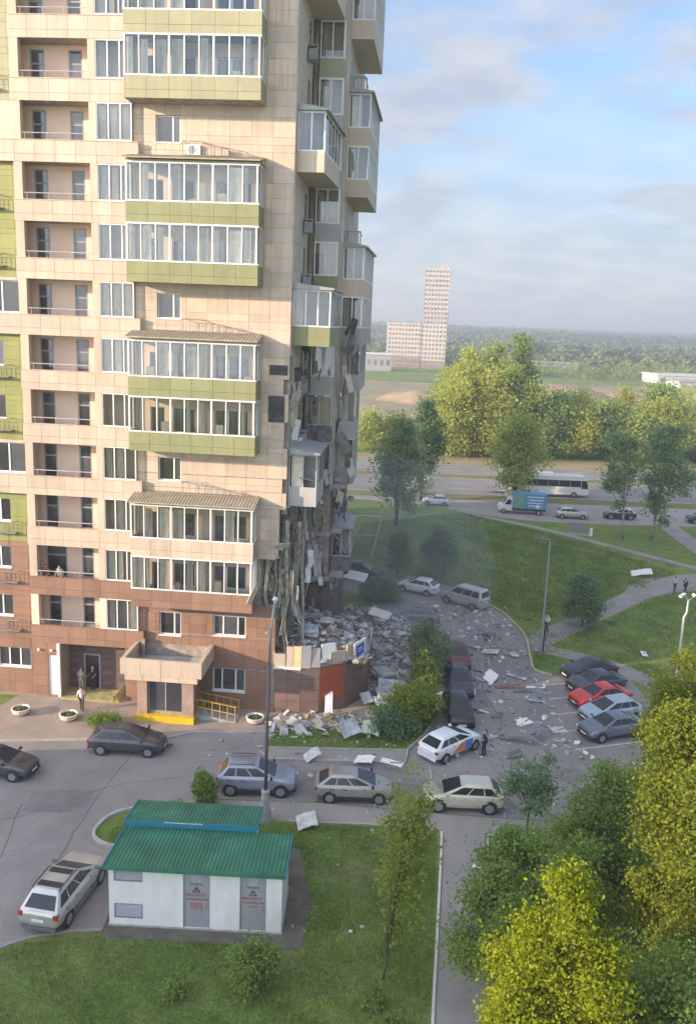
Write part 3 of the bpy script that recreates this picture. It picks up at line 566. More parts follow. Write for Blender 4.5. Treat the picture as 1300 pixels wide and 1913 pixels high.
sb_ = [(-9.5, 31.0), (-9.5, 36.6)]+smooth_line([(-10.9, 36.8), (-11.85, 37.7), (-11.4, 39.4), (-9.8, 40.4), (-8.3, 41.25)])+[(-7, 41.32), (-0.8, 41.45), (5.7, 40.85), (10.8, 40.55), (60, 39)]
wb_ = [(-60, 0), (-16, 0), (-15.6, 24)]+smooth_line([(-14.6, 27.6), (-13.7, 29.3), (-12.3, 30.35), (-10.6, 30.9)])
yard = wb_+sb_+[(60, 44), (22, 45.2), (21.6, 47), (21.6, 62.6)]+rb_+lb_+fk_
sheet('road', yard, 0.004, ASPH)
sheet('sidewalk', [(-8.2, 41.2), (-7, 39.4), (-2.4, 39.55), (1.8, 39.55), (10.2, 39.0), (60, 37.3), (60, 38.9), (10.8, 40.46), (5.7, 40.75), (-0.8, 41.35), (-7, 41.22)], 0.010, ASPH2)
ribbon('footpath', smooth_line([(6.6, 39.7), (6.2, 36), (5.55, 31), (5.0, 26.8), (4.0, 18), (3.4, 10)]), [2.3]+[2.15]*4+[2.1]*60, 0.016, ASPH2)
sheet('pavement', [(-60, 41.2), (-20.1, 46.8), (-10.5, 48.0), (-8.9, 48.95), (-4.4, 49.35), (-4.2, 49.9), (1.9, 51.5), (2.2, 58), (-4, 58), (-40, 58), (-60, 58)], 0.013, PAVE)
sheet('sidewalk', [(-4.2, 45.85), (3.9, 46.0), (4.15, 47.45), (-4.2, 47.1)], 0.011, ASPH2)
PATHM = mat('path_paving', (0.30, 0.275, 0.25), 0.9, var=0.12, scale=0.5)
ribbon('footpath', smooth_line([(8, 111.8), (12, 116.5), (16, 119.5)]), 0.5, 0.012, EARTH)
ribbon('footpath', smooth_line([(15.5, 118.5), (18.4, 115), (24.7, 109.7), (30, 103.5), (39, 92.4), (48, 82)]), [1.3]*60, 0.020, PATHM)
ribbon('footpath', smooth_line([(15.3, 66.3), (20.6, 72.2), (27.7, 80.0), (31.7, 84.3), (37.1, 87.0), (45, 90)]), [2.4]*14+[2.8, 3.2, 3.6, 4.0, 4.4, 4.8]+[5.0]*60, 0.016, PATHM)
ribbon('footpath', smooth_line([(15.3, 66.0), (19.4, 63.6), (21.9, 61.2), (24, 56), (25, 45)]), [1.9]*60, 0.024, PATHM)
ribbon('footpath', smooth_line([(44, 116), (43.4, 112.3), (43, 105), (42.8, 96)]), [2.8]*60, 0.028, PATHM)
sheet('side_road', [(-30, 125)]+smooth_line([(-5, 124.5), (8, 122.3), (15, 119), (20, 115.6), (26, 113.4), (40, 113.5), (60, 115.5)])+[(140, 120), (140, 126), (-30, 126.4)], 0.006, ASPH2)
sheet('verge', [(-60, 126.6), (140, 126.1), (140, 130.2), (-60, 130.2)], 0.005, DRYG)
sheet('highway', [(-200, 130.4), (260, 130.4), (260, 145.5), (-200, 145.5)], 0.006, HWY)
sheet('highway', [(-200, 149), (260, 149), (260, 160), (-200, 160)], 0.006, HWY)
sheet('verge', [(-200, 145.6), (260, 145.6), (260, 148.9), (-200, 148.9)], 0.005, DRYG)
sheet('verge', [(-200, 160.1), (260, 160.1), (260, 171), (-200, 171)], 0.005, EARTH)
LINE = mat('road_marking', (0.62, 0.61, 0.58), 0.8, var=0.2, scale=3)
b = MB()
for y in (135.2, 140.2, 152.7, 156.4):
    for i in range(-10, 25): b.add([(i*8, y, 0.011), (i*8+4, y, 0.011), (i*8+4, y+0.18, 0.011), (i*8, y+0.18, 0.011)], [(0,1,2,3)])
for y in (130.8, 145.0, 149.4, 159.5): b.add([(-200, y, 0.011), (260, y, 0.011), (260, y+0.16, 0.011), (-200, y+0.16, 0.011)], [(0,1,2,3)])
struct(b.build('lane_marking', LINE))
b = MB()
for y in (48.5, 50.95, 53.4, 55.8, 58.1): b.add([(14.6, y, 0.0085), (19.6, y+1.6, 0.0085), (19.57, y+1.7, 0.0085), (14.57, y+0.1, 0.0085)], [(0,1,2,3)])
struct(b.build('parking_marking', LINE))
def kerb(pts, wd=0.15, h=0.13, m=KERB, name='kerb'):
    P = [Vector((x, y, 0)) for x, y in pts]; b = MB(); n = len(P); vs = []
    for i, p in enumerate(P):
        d = (P[min(i+1, n-1)]-P[max(i-1, 0)]).normalized(); nn = Vector((-d.y, d.x, 0))*wd/2
        vs += [(p+nn).xy[:]+(-0.05,), (p-nn).xy[:]+(-0.05,), (p-nn).xy[:]+(h,), (p+nn).xy[:]+(h,)]
    fs = [(4*i+k, 4*i+(k+1)%4, 4*(i+1)+(k+1)%4, 4*(i+1)+k) for i in range(n-1) for k in range(4)]+[(3,2,1,0), (4*n-4, 4*n-3, 4*n-2, 4*n-1)]
    return struct(b.add(vs, fs).build(name, m))
YK = mat('worn_yellow_kerb', (0.46, 0.40, 0.26), 0.85, var=0.15, scale=1.5)
kerb(rb_, 0.18, 0.14, YK); kerb(fk_[1:], 0.15, 0.10); kerb([(-4.25, 45.75), (3.95, 45.93), (4.2, 47.6), (5.4, 49.65), (6.25, 52), (6.3, 65)], 0.15, 0.12)
kerb([(-4.3, 47.15), (4.1, 47.55)], 0.10, 0.08)
kerb(smooth_line([(-9.45, 36.7), (-10.9, 36.8), (-11.85, 37.7), (-11.4, 39.4), (-9.8, 40.4)]), 0.16, 0.14)
kerb([(-2.4, 39.5), (1.8, 39.5), (5.35, 39.15)], 0.10, 0.06); kerb(smooth_line([(5.42, 39.1), (5.05, 36), (4.42, 31), (3.88, 26.8), (2.88, 18), (2.3, 10)]), 0.11, 0.09, mat('pale_kerb', (0.62, 0.60, 0.57), 0.8)); kerb(smooth_line([(7.75, 39.0), (7.3, 36), (6.68, 31), (6.13, 26.8), (5.1, 18)]), 0.10, 0.09)
kerb([(7.75, 39.0), (12, 38.8), (20, 38.5)], 0.1, 0.06)
kerb(wb_[2:]+[(-9.5, 31.0)], 0.12, 0.05, ASPH2)
sheet('kiosk_apron', [(-9.5, 30.6), (-1.2, 30.3), (-0.9, 33.4), (-1.7, 37.2), (-9.5, 37.2)], 0.009, mat('dirt_apron', (0.14, 0.125, 0.105), 0.95, var=0.2, scale=1.2))
sheet('grass_bed', [(-30, 49.6), (-21.9, 51.4), (-21.4, 53.0), (-30, 52.6)], 0.018, GRASS)
# bare earth of the building site beyond the trees
def site(name, poly): sheet(name, poly, 0.02, EARTH)
site('bare_earth', [(-20, 215), (14, 215), (26, 235), (40, 300), (55, 400), (-20, 410), (-40, 300)])
site('bare_earth', [(60, 300), (120, 315), (150, 350), (140, 400), (230, 470), (120, 480), (70, 380)])
MOUND = mat('mound_earth', (0.43, 0.31, 0.195), 0.95, var=0.25, scale=0.15, bump=0.6, col2=(0.25, 0.18, 0.11))
def mound(cx_, cy_, rx, ry, h, seed):
    q = np.random.RandomState(seed); n = 15; V = []; F = []
    for j in range(n):
        for i in range(n):
            u, v = 2*i/(n-1)-1, 2*j/(n-1)-1; k = max(0, 1-(u*u+v*v)); V.append((cx_+u*rx, cy_+v*ry, -0.05+h*k**0.8*(0.75+0.5*q.rand())))
    for j in range(n-1):
        for i in range(n-1): F.append((j*n+i, j*n+i+1, (j+1)*n+i+1, (j+1)*n+i))
    return struct(np_mesh('earth_mound', np.array(V), np.array(F), MOUND))
mound(23, 300, 15, 12, 3.2, 1); mound(84, 350, 22, 14, 4.2, 2); mound(106, 356, 22, 12, 3.4, 3); mound(2, 255, 12, 9, 1.6, 4)
# unseen block up-sun, added and sized to keep the yard in shade
nb = empty('shade_block', 'unseen pale apartment block added up-sun to shade the yard', 'apartment block', (-123.0, -18.7, 0), math.atan2(-SDIR.y, -SDIR.x), s=3)
piece('wall', BEIGE, nb, -7, 7, -13.4, 15, 0, 44)
for i in range(9):
    for k in range(14): piece('window', DKGLASS, nb, 7.0, 7.02, -13.8+i*3.15, -10.6+i*3.15, 1.2+k*3.05, 2.7+k*3.05)

# ------------------------------------------------------------------ haze
hm = bpy.data.materials.new('haze'); hm.use_nodes = True; t = hm.node_tree; t.nodes.clear()
pv = t.nodes.new('ShaderNodeVolumePrincipled'); pv.inputs['Color'].default_value = (0.86, 0.93, 1.0, 1); pv.inputs['Density'].default_value = 0.0008; pv.inputs['Anisotropy'].default_value = 0.35
ho = t.nodes.new('ShaderNodeOutputMaterial'); t.links.new(pv.outputs[0], ho.inputs['Volume'])
struct(MB().box(-4200, 4200, -200, 4300, -1.0, 85).build('haze', hm), 'stuff')

PATCH = mat('asphalt_patch', (0.24, 0.222, 0.215), 0.92, var=0.1, scale=0.9, stain=0.2)
for (x, y, sx, sy, r_) in ((-14.5, 40.5, 3.2, 2.0, 0.1), (-3.0, 44.2, 4.5, 0.9, 0.02), (9.5, 55.5, 1.6, 3.0, 0.1), (11.5, 66.5, 2.2, 2.8, 0.25), (-17.5, 35.0, 1.5, 4.0, -0.1), (4.5, 43.6, 2.2, 1.2, 0.05), (12.8, 45.5, 3.0, 1.5, -0.1)):
    q_ = [(-sx/2, -sy/2), (sx*0.1, -sy/2-0.1), (sx/2, -sy/2), (sx/2+0.08, sy*0.1), (sx/2, sy/2), (-sx*0.2, sy/2+0.1), (-sx/2, sy/2)]
    sheet('asphalt_patch', [(x+a*math.cos(r_)-b_*math.sin(r_), y+a*math.sin(r_)+b_*math.cos(r_)) for a, b_ in q_], 0.0072, PATCH)
CRK = mat('crack', (0.085, 0.08, 0.08), 0.95)
def crack(pts, seed):
    q = random.Random(seed); P = smooth_line([(x+q.uniform(-.3, .3), y+q.uniform(-.3, .3)) for x, y in pts], 5); P = [(x+q.uniform(-.06, .06), y+q.uniform(-.06, .06)) for x, y in P]
    ribbon('crack', P, [q.uniform(0.02, 0.045) for _ in P], 0.0085, CRK)
for i, c_ in enumerate(([(-20, 38), (-16, 39), (-12.5, 42), (-9, 43.5)], [(-12.3, 33), (-13, 37), (-12.5, 42), (-12, 46)], [(-8, 42.6), (-2, 43.9), (5, 43.4), (12, 43.2)], [(7, 47.5), (10.5, 51), (10, 57), (11.5, 63), (10.5, 70)], [(10, 57), (13, 55.5), (15.5, 52)], [(11.5, 63), (14, 61.5)], [(-17, 31), (-15.5, 34), (-16, 40)])): crack(c_, i)
for (x, y) in ((-10.2, 46.9), (5.0, 41.6)):
    b = MB()
    for i in range(5): b.box(x-0.3+i*0.125, x-0.3+i*0.125+0.06, y-0.2, y+0.2, 0.004, 0.018)
    b.box(x-0.34, x+0.34, y-0.24, y-0.2, 0.004, 0.02).box(x-0.34, x+0.34, y+0.2, y+0.24, 0.004, 0.02)
    tag(b.build('drain_grate', mat('iron', (0.08, 0.08, 0.085), 0.7, 0.4)), 'iron drain grate at the forecourt kerb' if y > 45 else 'iron drain grate near the cream estate car', 'drain')

# dust still hanging by the torn corner
dm = bpy.data.materials.new('dust'); dm.use_nodes = True; t = dm.node_tree; t.nodes.clear()
pv = t.nodes.new('ShaderNodeVolumePrincipled'); pv.inputs['Color'].default_value = (0.88, 0.94, 0.97, 1); pv.inputs['Density'].default_value = 0.0085
do_ = t.nodes.new('ShaderNodeOutputMaterial'); t.links.new(pv.outputs[0], do_.inputs['Volume'])
bm = bmesh.new(); bmesh.ops.create_icosphere(bm, subdivisions=3, radius=1.0); me = bpy.data.meshes.new('dust_cloud'); bm.to_mesh(me); bm.free(); me.materials.append(dm)
o = bpy.data.objects.new('dust_cloud', me); COL.objects.link(o); o.location = (4.5, 78, 4.0); o.scale = (9, 24, 9); struct(o, 'stuff')
# ------------------------------------------------------------------ trees
def leaf_quads(C, size, q, up=0.35, aspect=0.62):
    """one small kite-shaped face per point"""
    n = len(C); nrm = q.normal(size=(n,3)); nrm[:,2] = np.abs(nrm[:,2])+up; nrm /= np.linalg.norm(nrm, axis=1, keepdims=True)
    a = np.cross(nrm, q.normal(size=(n,3))); a /= np.linalg.norm(a, axis=1, keepdims=True)+1e-9; b = np.cross(nrm, a)
    s = size*(0.6+0.8*q.rand(n,1)); a = a*s*0.5; b = b*s*0.5*aspect
    V = np.stack([C-a, C-b+a*0.15, C+a, C+b+a*0.15], 1).reshape(-1,3)
    F = np.arange(4*n).reshape(n,4); return V, F
def crown_points(q, n, c, r, clumps, cr, shape='round', hollow=0.45, gap=0.0):
    """leaf positions gathered in clumps through the crown"""
    d = q.normal(size=(clumps,3)); d /= np.linalg.norm(d, axis=1, keepdims=True); rad = hollow+(1-hollow)*q.rand(clumps,1)**0.6
    lob = 1+0.22*np.sin(d[:,[0]]*5+q.rand()*6)*np.cos(d[:,[2]]*4+q.rand()*6)
    P = d*rad*lob
    if shape == 'column': P[:,:2] *= (1-0.35*np.clip(P[:,[2]],-1,1)**2)
    if shape == 'cone': P[:,:2] *= np.clip(0.62-0.5*P[:,[2]], 0.1, 1.1)
    if shape == 'egg': P[:,:2] *= np.clip(0.92-0.3*P[:,[2]], 0.2, 1.2)
    P = P*np.array(r)+np.array(c)
    k = q.randint(0, clumps, n); sz = (0.6+0.8*q.rand(clumps))[k][:,None]
    return P[k]+q.normal(size=(n,3))*cr*sz*np.array([1,1,0.75]), P
TRUNK = mat('bark', (0.10, 0.08, 0.06), 0.95, var=0.25, scale=4); BIRCHB = mat('birch_bark', (0.34, 0.33, 0.31), 0.9, var=0.4, scale=2.5)
LM = {
 'mid': leaf_mat('leaf_mid', (0.154, 0.242, 0.066), (0.242, 0.329, 0.088), 0.42),
 'dark': leaf_mat('leaf_dark', (0.124, 0.212, 0.110), (0.190, 0.285, 0.139), 0.42),
 'lime': leaf_mat('leaf_lime', (0.19, 0.235, 0.018), (0.27, 0.305, 0.026), 0.36),
 'spring': leaf_mat('leaf_spring', (0.186, 0.258, 0.054), (0.288, 0.342, 0.072), 0.45),
 'willow': leaf_mat('leaf_willow', (0.322, 0.373, 0.095), (0.454, 0.490, 0.132), 0.48),
 'sunny': leaf_mat('leaf_sunny', (0.15, 0.195, 0.028), (0.24, 0.265, 0.040), 0.4),
 'birch': leaf_mat('leaf_birch', (0.190, 0.285, 0.146), (0.278, 0.366, 0.183), 0.45),
 'belt': leaf_mat('leaf_belt', (0.293, 0.373, 0.110), (0.410, 0.468, 0.146), 0.48),
 'beltd': leaf_mat('leaf_belt_deep', (0.183, 0.278, 0.102), (0.271, 0.359, 0.132), 0.45),
}
def tree(name, label, cat, loc, h, r, leaf='mid', n=3000, size=0.3, shape='round', bottom=0.3, clumps=40, cr=None, group=None, seed=0, trunk=0.0, bark=None, lean=(0,0), hollow=0.4, limbs=6, ry=None):
    q = np.random.RandomState(seed); e = empty(name, label, cat, loc, 0, group, 1)
    z0 = h*bottom; c = (lean[0], lean[1], (h+z0)/2); rz = (h-z0)/2
    cr = cr or 0.24*min(r, rz)
    P, K = crown_points(q, n, c, (max(r-cr*0.8, 0.2), max((ry or r)-cr*0.8, 0.2), max(rz-cr*0.6, 0.2)), clumps, cr, shape, hollow)
    P[:,2] = np.maximum(P[:,2], 0.06)
    V, F = leaf_quads(P, size, q); np_mesh('crown', V, F, LM[leaf], e)
    tr = trunk or max(0.05, h*0.016); b = MB()
    b.tube([(0,0,-0.1), (lean[0]*0.2, lean[1]*0.2, z0*0.7), (lean[0]*0.6, lean[1]*0.6, (z0+h)/2), (lean[0], lean[1], h*0.88)], [tr*1.25, tr, tr*0.62, tr*0.15], 7)
    for k in range(limbs):
        t = K[q.randint(len(K))]; zs = z0*0.75+(min(t[2], h*0.8)-z0*0.75)*q.uniform(0.0, 0.5); s = np.array([lean[0]*zs/h, lean[1]*zs/h, max(zs, 0.1)])
        mid = s+(t-s)*0.5+np.array([0,0,0.08*h*q.rand()]); b.tube([s, mid, t], [tr*0.5, tr*0.3, tr*0.08], 5)
    b.build('trunk', bark or TRUNK, e, True); return e
g1 = 'foreground trees at the footpath'
tree('leafy_tree', 'bright yellow-green sunlit tree nearest to the camera beside the footpath', 'tree', (6.1, 18.9, 0), 11.5, 2.35, 'lime', 105000, 0.105, 'egg', 0.22, 78, 0.27, g1, 11, hollow=0.35)
tree('leafy_tree', 'shaded mid-green tree leaning over the asphalt footpath', 'tree', (7.3, 27.5, 0), 7.9, 2.75, 'mid', 60000, 0.13, 'round', 0.14, 90, 0.32, g1, 12, hollow=0.4)
tree('leafy_tree', 'large tall tree with yellow-lit outer leaves reaching the right frame edge', 'tree', (12.2, 24.6, 0), 14.6, 3.1, 'sunny', 110000, 0.12, 'egg', 0.3, 85, 0.32, g1, 13, hollow=0.4)
tree('leafy_tree', 'dull green broad tree in front of the grey parked car', 'tree', (12.0, 32.6, 0), 8.0, 2.5, 'mid', 50000, 0.14, 'round', 0.12, 75, 0.34, g1, 14, hollow=0.4)
tree('leafy_tree', 'loose light-green tree wrapped round the right-hand street lamp', 'tree', (17.0, 38.5, 0), 11.0, 2.6, 'sunny', 40000, 0.14, 'round', 0.3, 60, 0.34, g1, 15)
tree('leafy_tree', 'dark shaded tree low in the corner under the tall yellow-lit one', 'tree', (9.6, 19.5, 0), 9.2, 2.3, 'mid', 56000, 0.115, 'round', 0.3, 90, 0.38, g1, 16)
tree('leafy_tree', 'shaded green tree filling the gap behind the yellow-green one', 'tree', (13.6, 28.0, 0), 9.5, 2.6, 'mid', 30000, 0.165, 'round', 0.2, 90, 0.42, g1, 17)
tree('young_tree', 'tall slender young tree with a thin see-through crown on the lawn', 'tree', (2.1, 28.9, 0), 9.0, 1.25, 'spring', 5200, 0.15, 'column', 0.10, 70, 0.26, seed=21, lean=(0.75, 0.6), trunk=0.035, hollow=0.2, limbs=10)
tree('sapling', 'small sapling with a thin dark trunk by the road edge', 'tree', (9.75, 39.2, 0), 4.4, 1.45, 'dark', 2200, 0.19, 'round', 0.27, 40, 0.26, seed=22, trunk=0.05)
tree('columnar_shrub', 'small dense egg-shaped green shrub behind the green-roofed kiosk', 'shrub', (-6.9, 40.6, 0), 2.1, 0.62, 'mid', 5000, 0.14, 'egg', 0.03, 60, 0.13, seed=23, trunk=0.04, hollow=0.5)
tree('round_bush', 'round green bush on the lawn before the kiosk doors', 'shrub', (-2.9, 28.2, 0), 1.9, 0.95, 'mid', 7000, 0.13, 'round', 0.02, 60, 0.17, seed=24, trunk=0.04, hollow=0.4)
tree('low_bush', 'tiny low bush in the grass below the left kiosk wall', 'shrub', (-5.8, 27.7, 0), 0.6, 0.6, 'mid', 900, 0.12, 'round', 0.02, 20, 0.14, seed=25, trunk=0.02, limbs=3)
tree('low_bush', 'sprouting weed clump at the foot of the slender young tree', 'shrub', (1.7, 27.6, 0), 0.8, 0.5, 'mid', 700, 0.12, 'round', 0.02, 20, 0.14, seed=26, trunk=0.02, limbs=3)
tree('low_bush', 'leafy clump cut off by the bottom of the picture beside the path', 'shrub', (2.2, 26.0, 0), 1.0, 0.5, 'mid', 900, 0.12, 'round', 0.02, 20, 0.14, seed=27, trunk=0.02, limbs=3)
tree('dusty_shrub', 'bushy shrub with yellow-lit top among the facade debris', 'shrub', (4.6, 50.6, 0), 3.6, 1.5, 'spring', 5000, 0.19, 'round', 0.05, 50, 0.3, seed=31)
tree('dusty_shrub', 'low spreading dark shrub left of the livery car', 'shrub', (3.4, 49.4, 0), 1.9, 1.5, 'dark', 4500, 0.19, 'round', 0.02, 50, 0.3, seed=32)
tree('dusty_shrub', 'dark shrub between the livery car and the black cars', 'shrub', (5.6, 51.8, 0), 2.4, 1.2, 'mid', 4000, 0.19, 'round', 0.02, 50, 0.28, seed=33)
tree('dusty_tree', 'dust-dulled dark tree beside the maroon car', 'tree', (6.4, 59.0, 0), 4.1, 1.6, 'dark', 4200, 0.22, 'round', 0.1, 50, 0.32, seed=34)
tree('dusty_shrub', 'yellowish-green shrub top next to the wrecked car row', 'shrub', (6.0, 56.0, 0), 2.9, 1.0, 'spring', 2500, 0.2, 'round', 0.05, 30, 0.25, seed=35)
tree('round_bush', 'dark green hedge-like bush between the wrecks and the white hatchback', 'shrub', (3.4, 76.6, 0), 2.0, 1.9, 'dark', 4200, 0.26, 'round', 0.02, 45, 0.4, seed=36)
tree('small_tree', 'narrow dark tree behind the white hatchback', 'tree', (5.3, 84.2, 0), 5.0, 1.45, 'dark', 4200, 0.26, 'egg', 0.08, 45, 0.32, seed=37)
tree('small_tree', 'fuller dark egg-shaped tree behind the silver minivan', 'tree', (9.4, 84.6, 0), 5.4, 2.0, 'dark', 6000, 0.27, 'egg', 0.08, 55, 0.4, seed=38)
tree('small_tree', 'dark bushy small tree at the bend of the footpath', 'tree', (20.9, 71.4, 0), 4.7, 1.95, 'dark', 5500, 0.26, 'egg', 0.06, 50, 0.38, seed=39)
tree('birch_tree', 'hanging birch with a thin white trunk beside the parked black car', 'tree', (34.4, 104.2, 0), 16.0, 2.7, 'birch', 3600, 0.38, 'egg', 0.26, 36, 0.6, seed=41, bark=BIRCHB, trunk=0.15, lean=(-1.2, 0))
tree('birch_tree', 'fuller drooping birch nearest to the right edge on the lawn', 'tree', (38.2, 104.8, 0), 16.4, 3.7, 'birch', 7000, 0.40, 'egg', 0.2, 48, 0.7, seed=42, bark=BIRCHB, trunk=0.17, lean=(0.6, 0))
tree('lime_tree', 'lit lime-green tree rising behind the blue-sided box van', 'tree', (24.3, 123.6, 0), 14.2, 4.0, 'belt', 9000, 0.45, 'egg', 0.1, 70, 0.95, seed=43)
tree('poplar_tree', 'dark narrow poplar standing next to the tower edge', 'tree', (10.6, 124.0, 0), 16.0, 2.9, 'dark', 7500, 0.42, 'column', 0.1, 45, 0.7, seed=44)
tree('broad_tree', 'hazy blue-green broad tree close beside the wrecked tower corner', 'tree', (6.2, 107.0, 0), 14.6, 3.2, 'birch', 6500, 0.42, 'egg', 0.1, 48, 0.75, seed=45)
g2 = 'tree belt beyond the highway'
belt = [(20.4, 171, 15.5, 5.0, 'willow'), (24.0, 177, 21.5, 5.0, 'willow'), (29.5, 181, 24.0, 4.6, 'spring'), (34.8, 182, 24.5, 4.6, 'mid'), (28.5, 172, 17.0, 5.4, 'willow'), (35.5, 173, 15.5, 5.0, 'spring'),
        (31.8, 176, 21.0, 3.6, 'spring'), (41.0, 173, 13.6, 5.0, 'mid'), (47.0, 174, 11.0, 5.2, 'willow'), (52.5, 176, 12.5, 4.6, 'mid'), (57, 174, 10.5, 5.4, 'spring'), (64, 178, 13.5, 6.0, 'willow'), (71, 178, 12.0, 6.0, 'spring'), (17.0, 176, 8.5, 4.0, 'willow'), (78, 182, 13, 6.5, 'spring'),
        (9.5, 178, 7.5, 4.0, 'willow'), (3.8, 175, 8.0, 3.8, 'spring'), (58, 186, 14.5, 5, 'willow'), (68, 190, 15, 6, 'mid'), (49, 190, 13.5, 5, 'willow'), (21, 181, 18, 5, 'spring'), (85, 196, 15, 7, 'willow')]
BL = ['pale yellow-green broad tree at the left front of the belt', 'tall pale poplar forming the left shoulder of the belt', 'tallest light-green poplar in the middle of the clump by the high-rise', 'tallest deep-green poplar at the right of the clump by the high-rise', 'pale bushy tree low in front of the tall poplars', 'light green round tree in front of the deep-green poplar',
      'light slender poplar wedged between the tall ones', 'dark round tree just right of the poplar clump', 'pale low tree above the coach roof', 'dark rounded tree between the coach and the thin birch', 'light low tree seen above the thin birch', 'pale broad tree behind the fuller birch', 'light broad tree right of the fuller birch', 'low pale tree left of the belt, beside the dark poplar', 'light broad tree at the far right end of the belt',
      'small pale tree in the gap left of the dark poplar', 'small light tree nearest to the wrecked tower edge', 'pale tree behind the belt above the thin birch', 'deep green tree behind the belt at the right', 'pale tree behind the dark round one right of the poplars', 'light tree standing behind the left shoulder of the belt', 'large pale tree farthest back at the right end of the belt']
for i, (x, y, h, r, lf) in enumerate(belt):
    tree('belt_tree', BL[i], 'tree', (x, y, 0), h, r, {'spring': 'belt', 'mid': 'beltd', 'willow': 'willow'}[lf], int(520*r*h**0.55), 0.55, 'egg', 0.04, 60, 0.22*r, g2, 50+i, limbs=4)
# scrub on the fields past the belt, and the far forest
def far_mat(name, ca, cb):
    m = leaf_mat(name, ca, cb, 0.0); return m
q = np.random.RandomState(5)
def strip(n, y0, y1, x0f, x1f, power=1.0):
    Y = y0+(y1-y0)*q.rand(n)**power; X = Y*(x0f+(x1f-x0f)*q.rand(n)); return X, Y
X, Y = strip(1500, 188, 420, 0.10, 0.56); k = ~((X > 62)&(X < 130)&(Y > 310)) & ~((X < 60)&(Y > 230)); X, Y = X[k], Y[k]
P = np.repeat(np.stack([X, Y], 1), 40, 0)+q.normal(size=(len(X)*40, 2))*1.5; Pz = np.abs(q.normal(size=len(P)))*1.5+0.3
V, F = leaf_quads(np.column_stack([P, Pz]), 1.0, q); struct(np_mesh('scrub', V, F, LM['willow']), 'stuff')
X, Y = strip(700, 385, 620, 0.02, 0.56); k = ~((X > 60)&(X < 250)&(Y < 490)) & ~((X > 8)&(X < 66)&(Y < 560)); X, Y = X[k], Y[k]
P = np.repeat(np.stack([X, Y], 1), 46, 0)+q.normal(size=(len(X)*46, 2))*2.2; Pz = np.abs(q.normal(size=len(P)))*3.2+0.5+hz(P[:,0], P[:,1])
V, F = leaf_quads(np.column_stack([P, Pz]), 1.8, q); struct(np_mesh('scrub', V, F, LM['spring']), 'stuff')
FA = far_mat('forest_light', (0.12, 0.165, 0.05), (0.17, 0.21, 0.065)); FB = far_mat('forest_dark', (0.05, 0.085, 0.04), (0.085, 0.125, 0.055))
def leafy_mass(name, X, Y, S, H, k, m, seed):
    q = np.random.RandomState(seed); n = len(X); d = q.normal(size=(n, k, 3)); d /= np.linalg.norm(d, axis=2, keepdims=True); d[:,:,2] = np.abs(d[:,:,2])
    C = d*(0.75+0.3*q.rand(n, k, 1))*np.stack([S, S, H], 1)[:,None,:]+np.stack([X, Y, hz(X, Y)], 1)[:,None,:]
    V, F = leaf_quads(C.reshape(-1, 3), np.repeat(S*0.62, k)[:,None], q, 0.5, 0.8); return struct(np_mesh(name, V, F, m), 'stuff')
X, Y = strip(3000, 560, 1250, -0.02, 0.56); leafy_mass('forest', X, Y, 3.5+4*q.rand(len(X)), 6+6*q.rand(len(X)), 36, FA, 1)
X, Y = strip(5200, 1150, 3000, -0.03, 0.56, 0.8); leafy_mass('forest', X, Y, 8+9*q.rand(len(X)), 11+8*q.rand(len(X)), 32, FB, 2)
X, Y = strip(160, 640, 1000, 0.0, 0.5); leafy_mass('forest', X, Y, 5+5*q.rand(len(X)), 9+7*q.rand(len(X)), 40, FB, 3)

# ------------------------------------------------------------------ far buildings
FARW = mat('far_window', (0.24, 0.21, 0.20), 0.5, var=0.2, objvar=0.4); FW = mat('tower_cream', (0.52, 0.475, 0.425), 0.8, var=0.04, scale=0.05); FBR = mat('tower_brown', (0.30, 0.24, 0.22), 0.8, var=0.06, scale=0.05)
FG = mat('tower_grey', (0.42, 0.38, 0.38), 0.8, var=0.06, scale=0.05)
hr = empty('high_rise', 'tall cream high-rise tower joined to a lower block on the horizon', 'high-rise', (42.0, 545, 0), R(-7), s=8)
def fblock(x0, x1, y0, y1, z0, z1, m, cols, rows, base=0, bm_=None, right=0):
    MB().box(x0, x1, y0, y1, z0, z1).build('wall', m, hr)
    if base: MB().box(x0-0.04, x1+0.04, y0-0.06, y1, z0, z0+base).build('lower_wall', bm_ or FBR, hr)
    cw = (x1-x0)/cols; rh = (z1-z0)/rows
    for i in range(cols):
        for k in range(rows): piece('window', FARW, hr, x0+(i+0.2)*cw, x0+(i+0.72)*cw, y0-0.14, y0+0.1, z0+(k+0.25)*rh, z0+(k+0.76)*rh)
    for i in range(right):
        cw2 = (y1-y0)/right
        for k in range(rows): piece('window', FARW, hr, x1-0.1, x1+0.08, y0+(i+0.25)*cw2, y0+(i+0.7)*cw2, z0+(k+0.25)*rh, z0+(k+0.76)*rh)
fblock(-21.5, -1.2, 0, 15, 0, 27.5, FW, 10, 10, 6.5, FBR)
fblock(-1.15, 14.5, 0.4, 16, 0, 27.0, FW, 7, 10, 5, FBR, 4)
fblock(-0.4, 14.4, 0.8, 15.8, 27.003, 60.5, FW, 7, 12, 8.0, FG, 5)
MB().box(-22.6, -21.5, 0.5, 14, 0, 28.3).box(8.6, 11.2, 3, 10, 60.5, 63.6).box(11.6, 14.0, 3, 12, 60.5, 63.0).build('stair_tower', FG, hr)
for i in range(8): piece('pier', FG, hr, -0.42+i*2.12-0.12, -0.42+i*2.12+0.14, 0.60, 0.8, 35, 60.4)
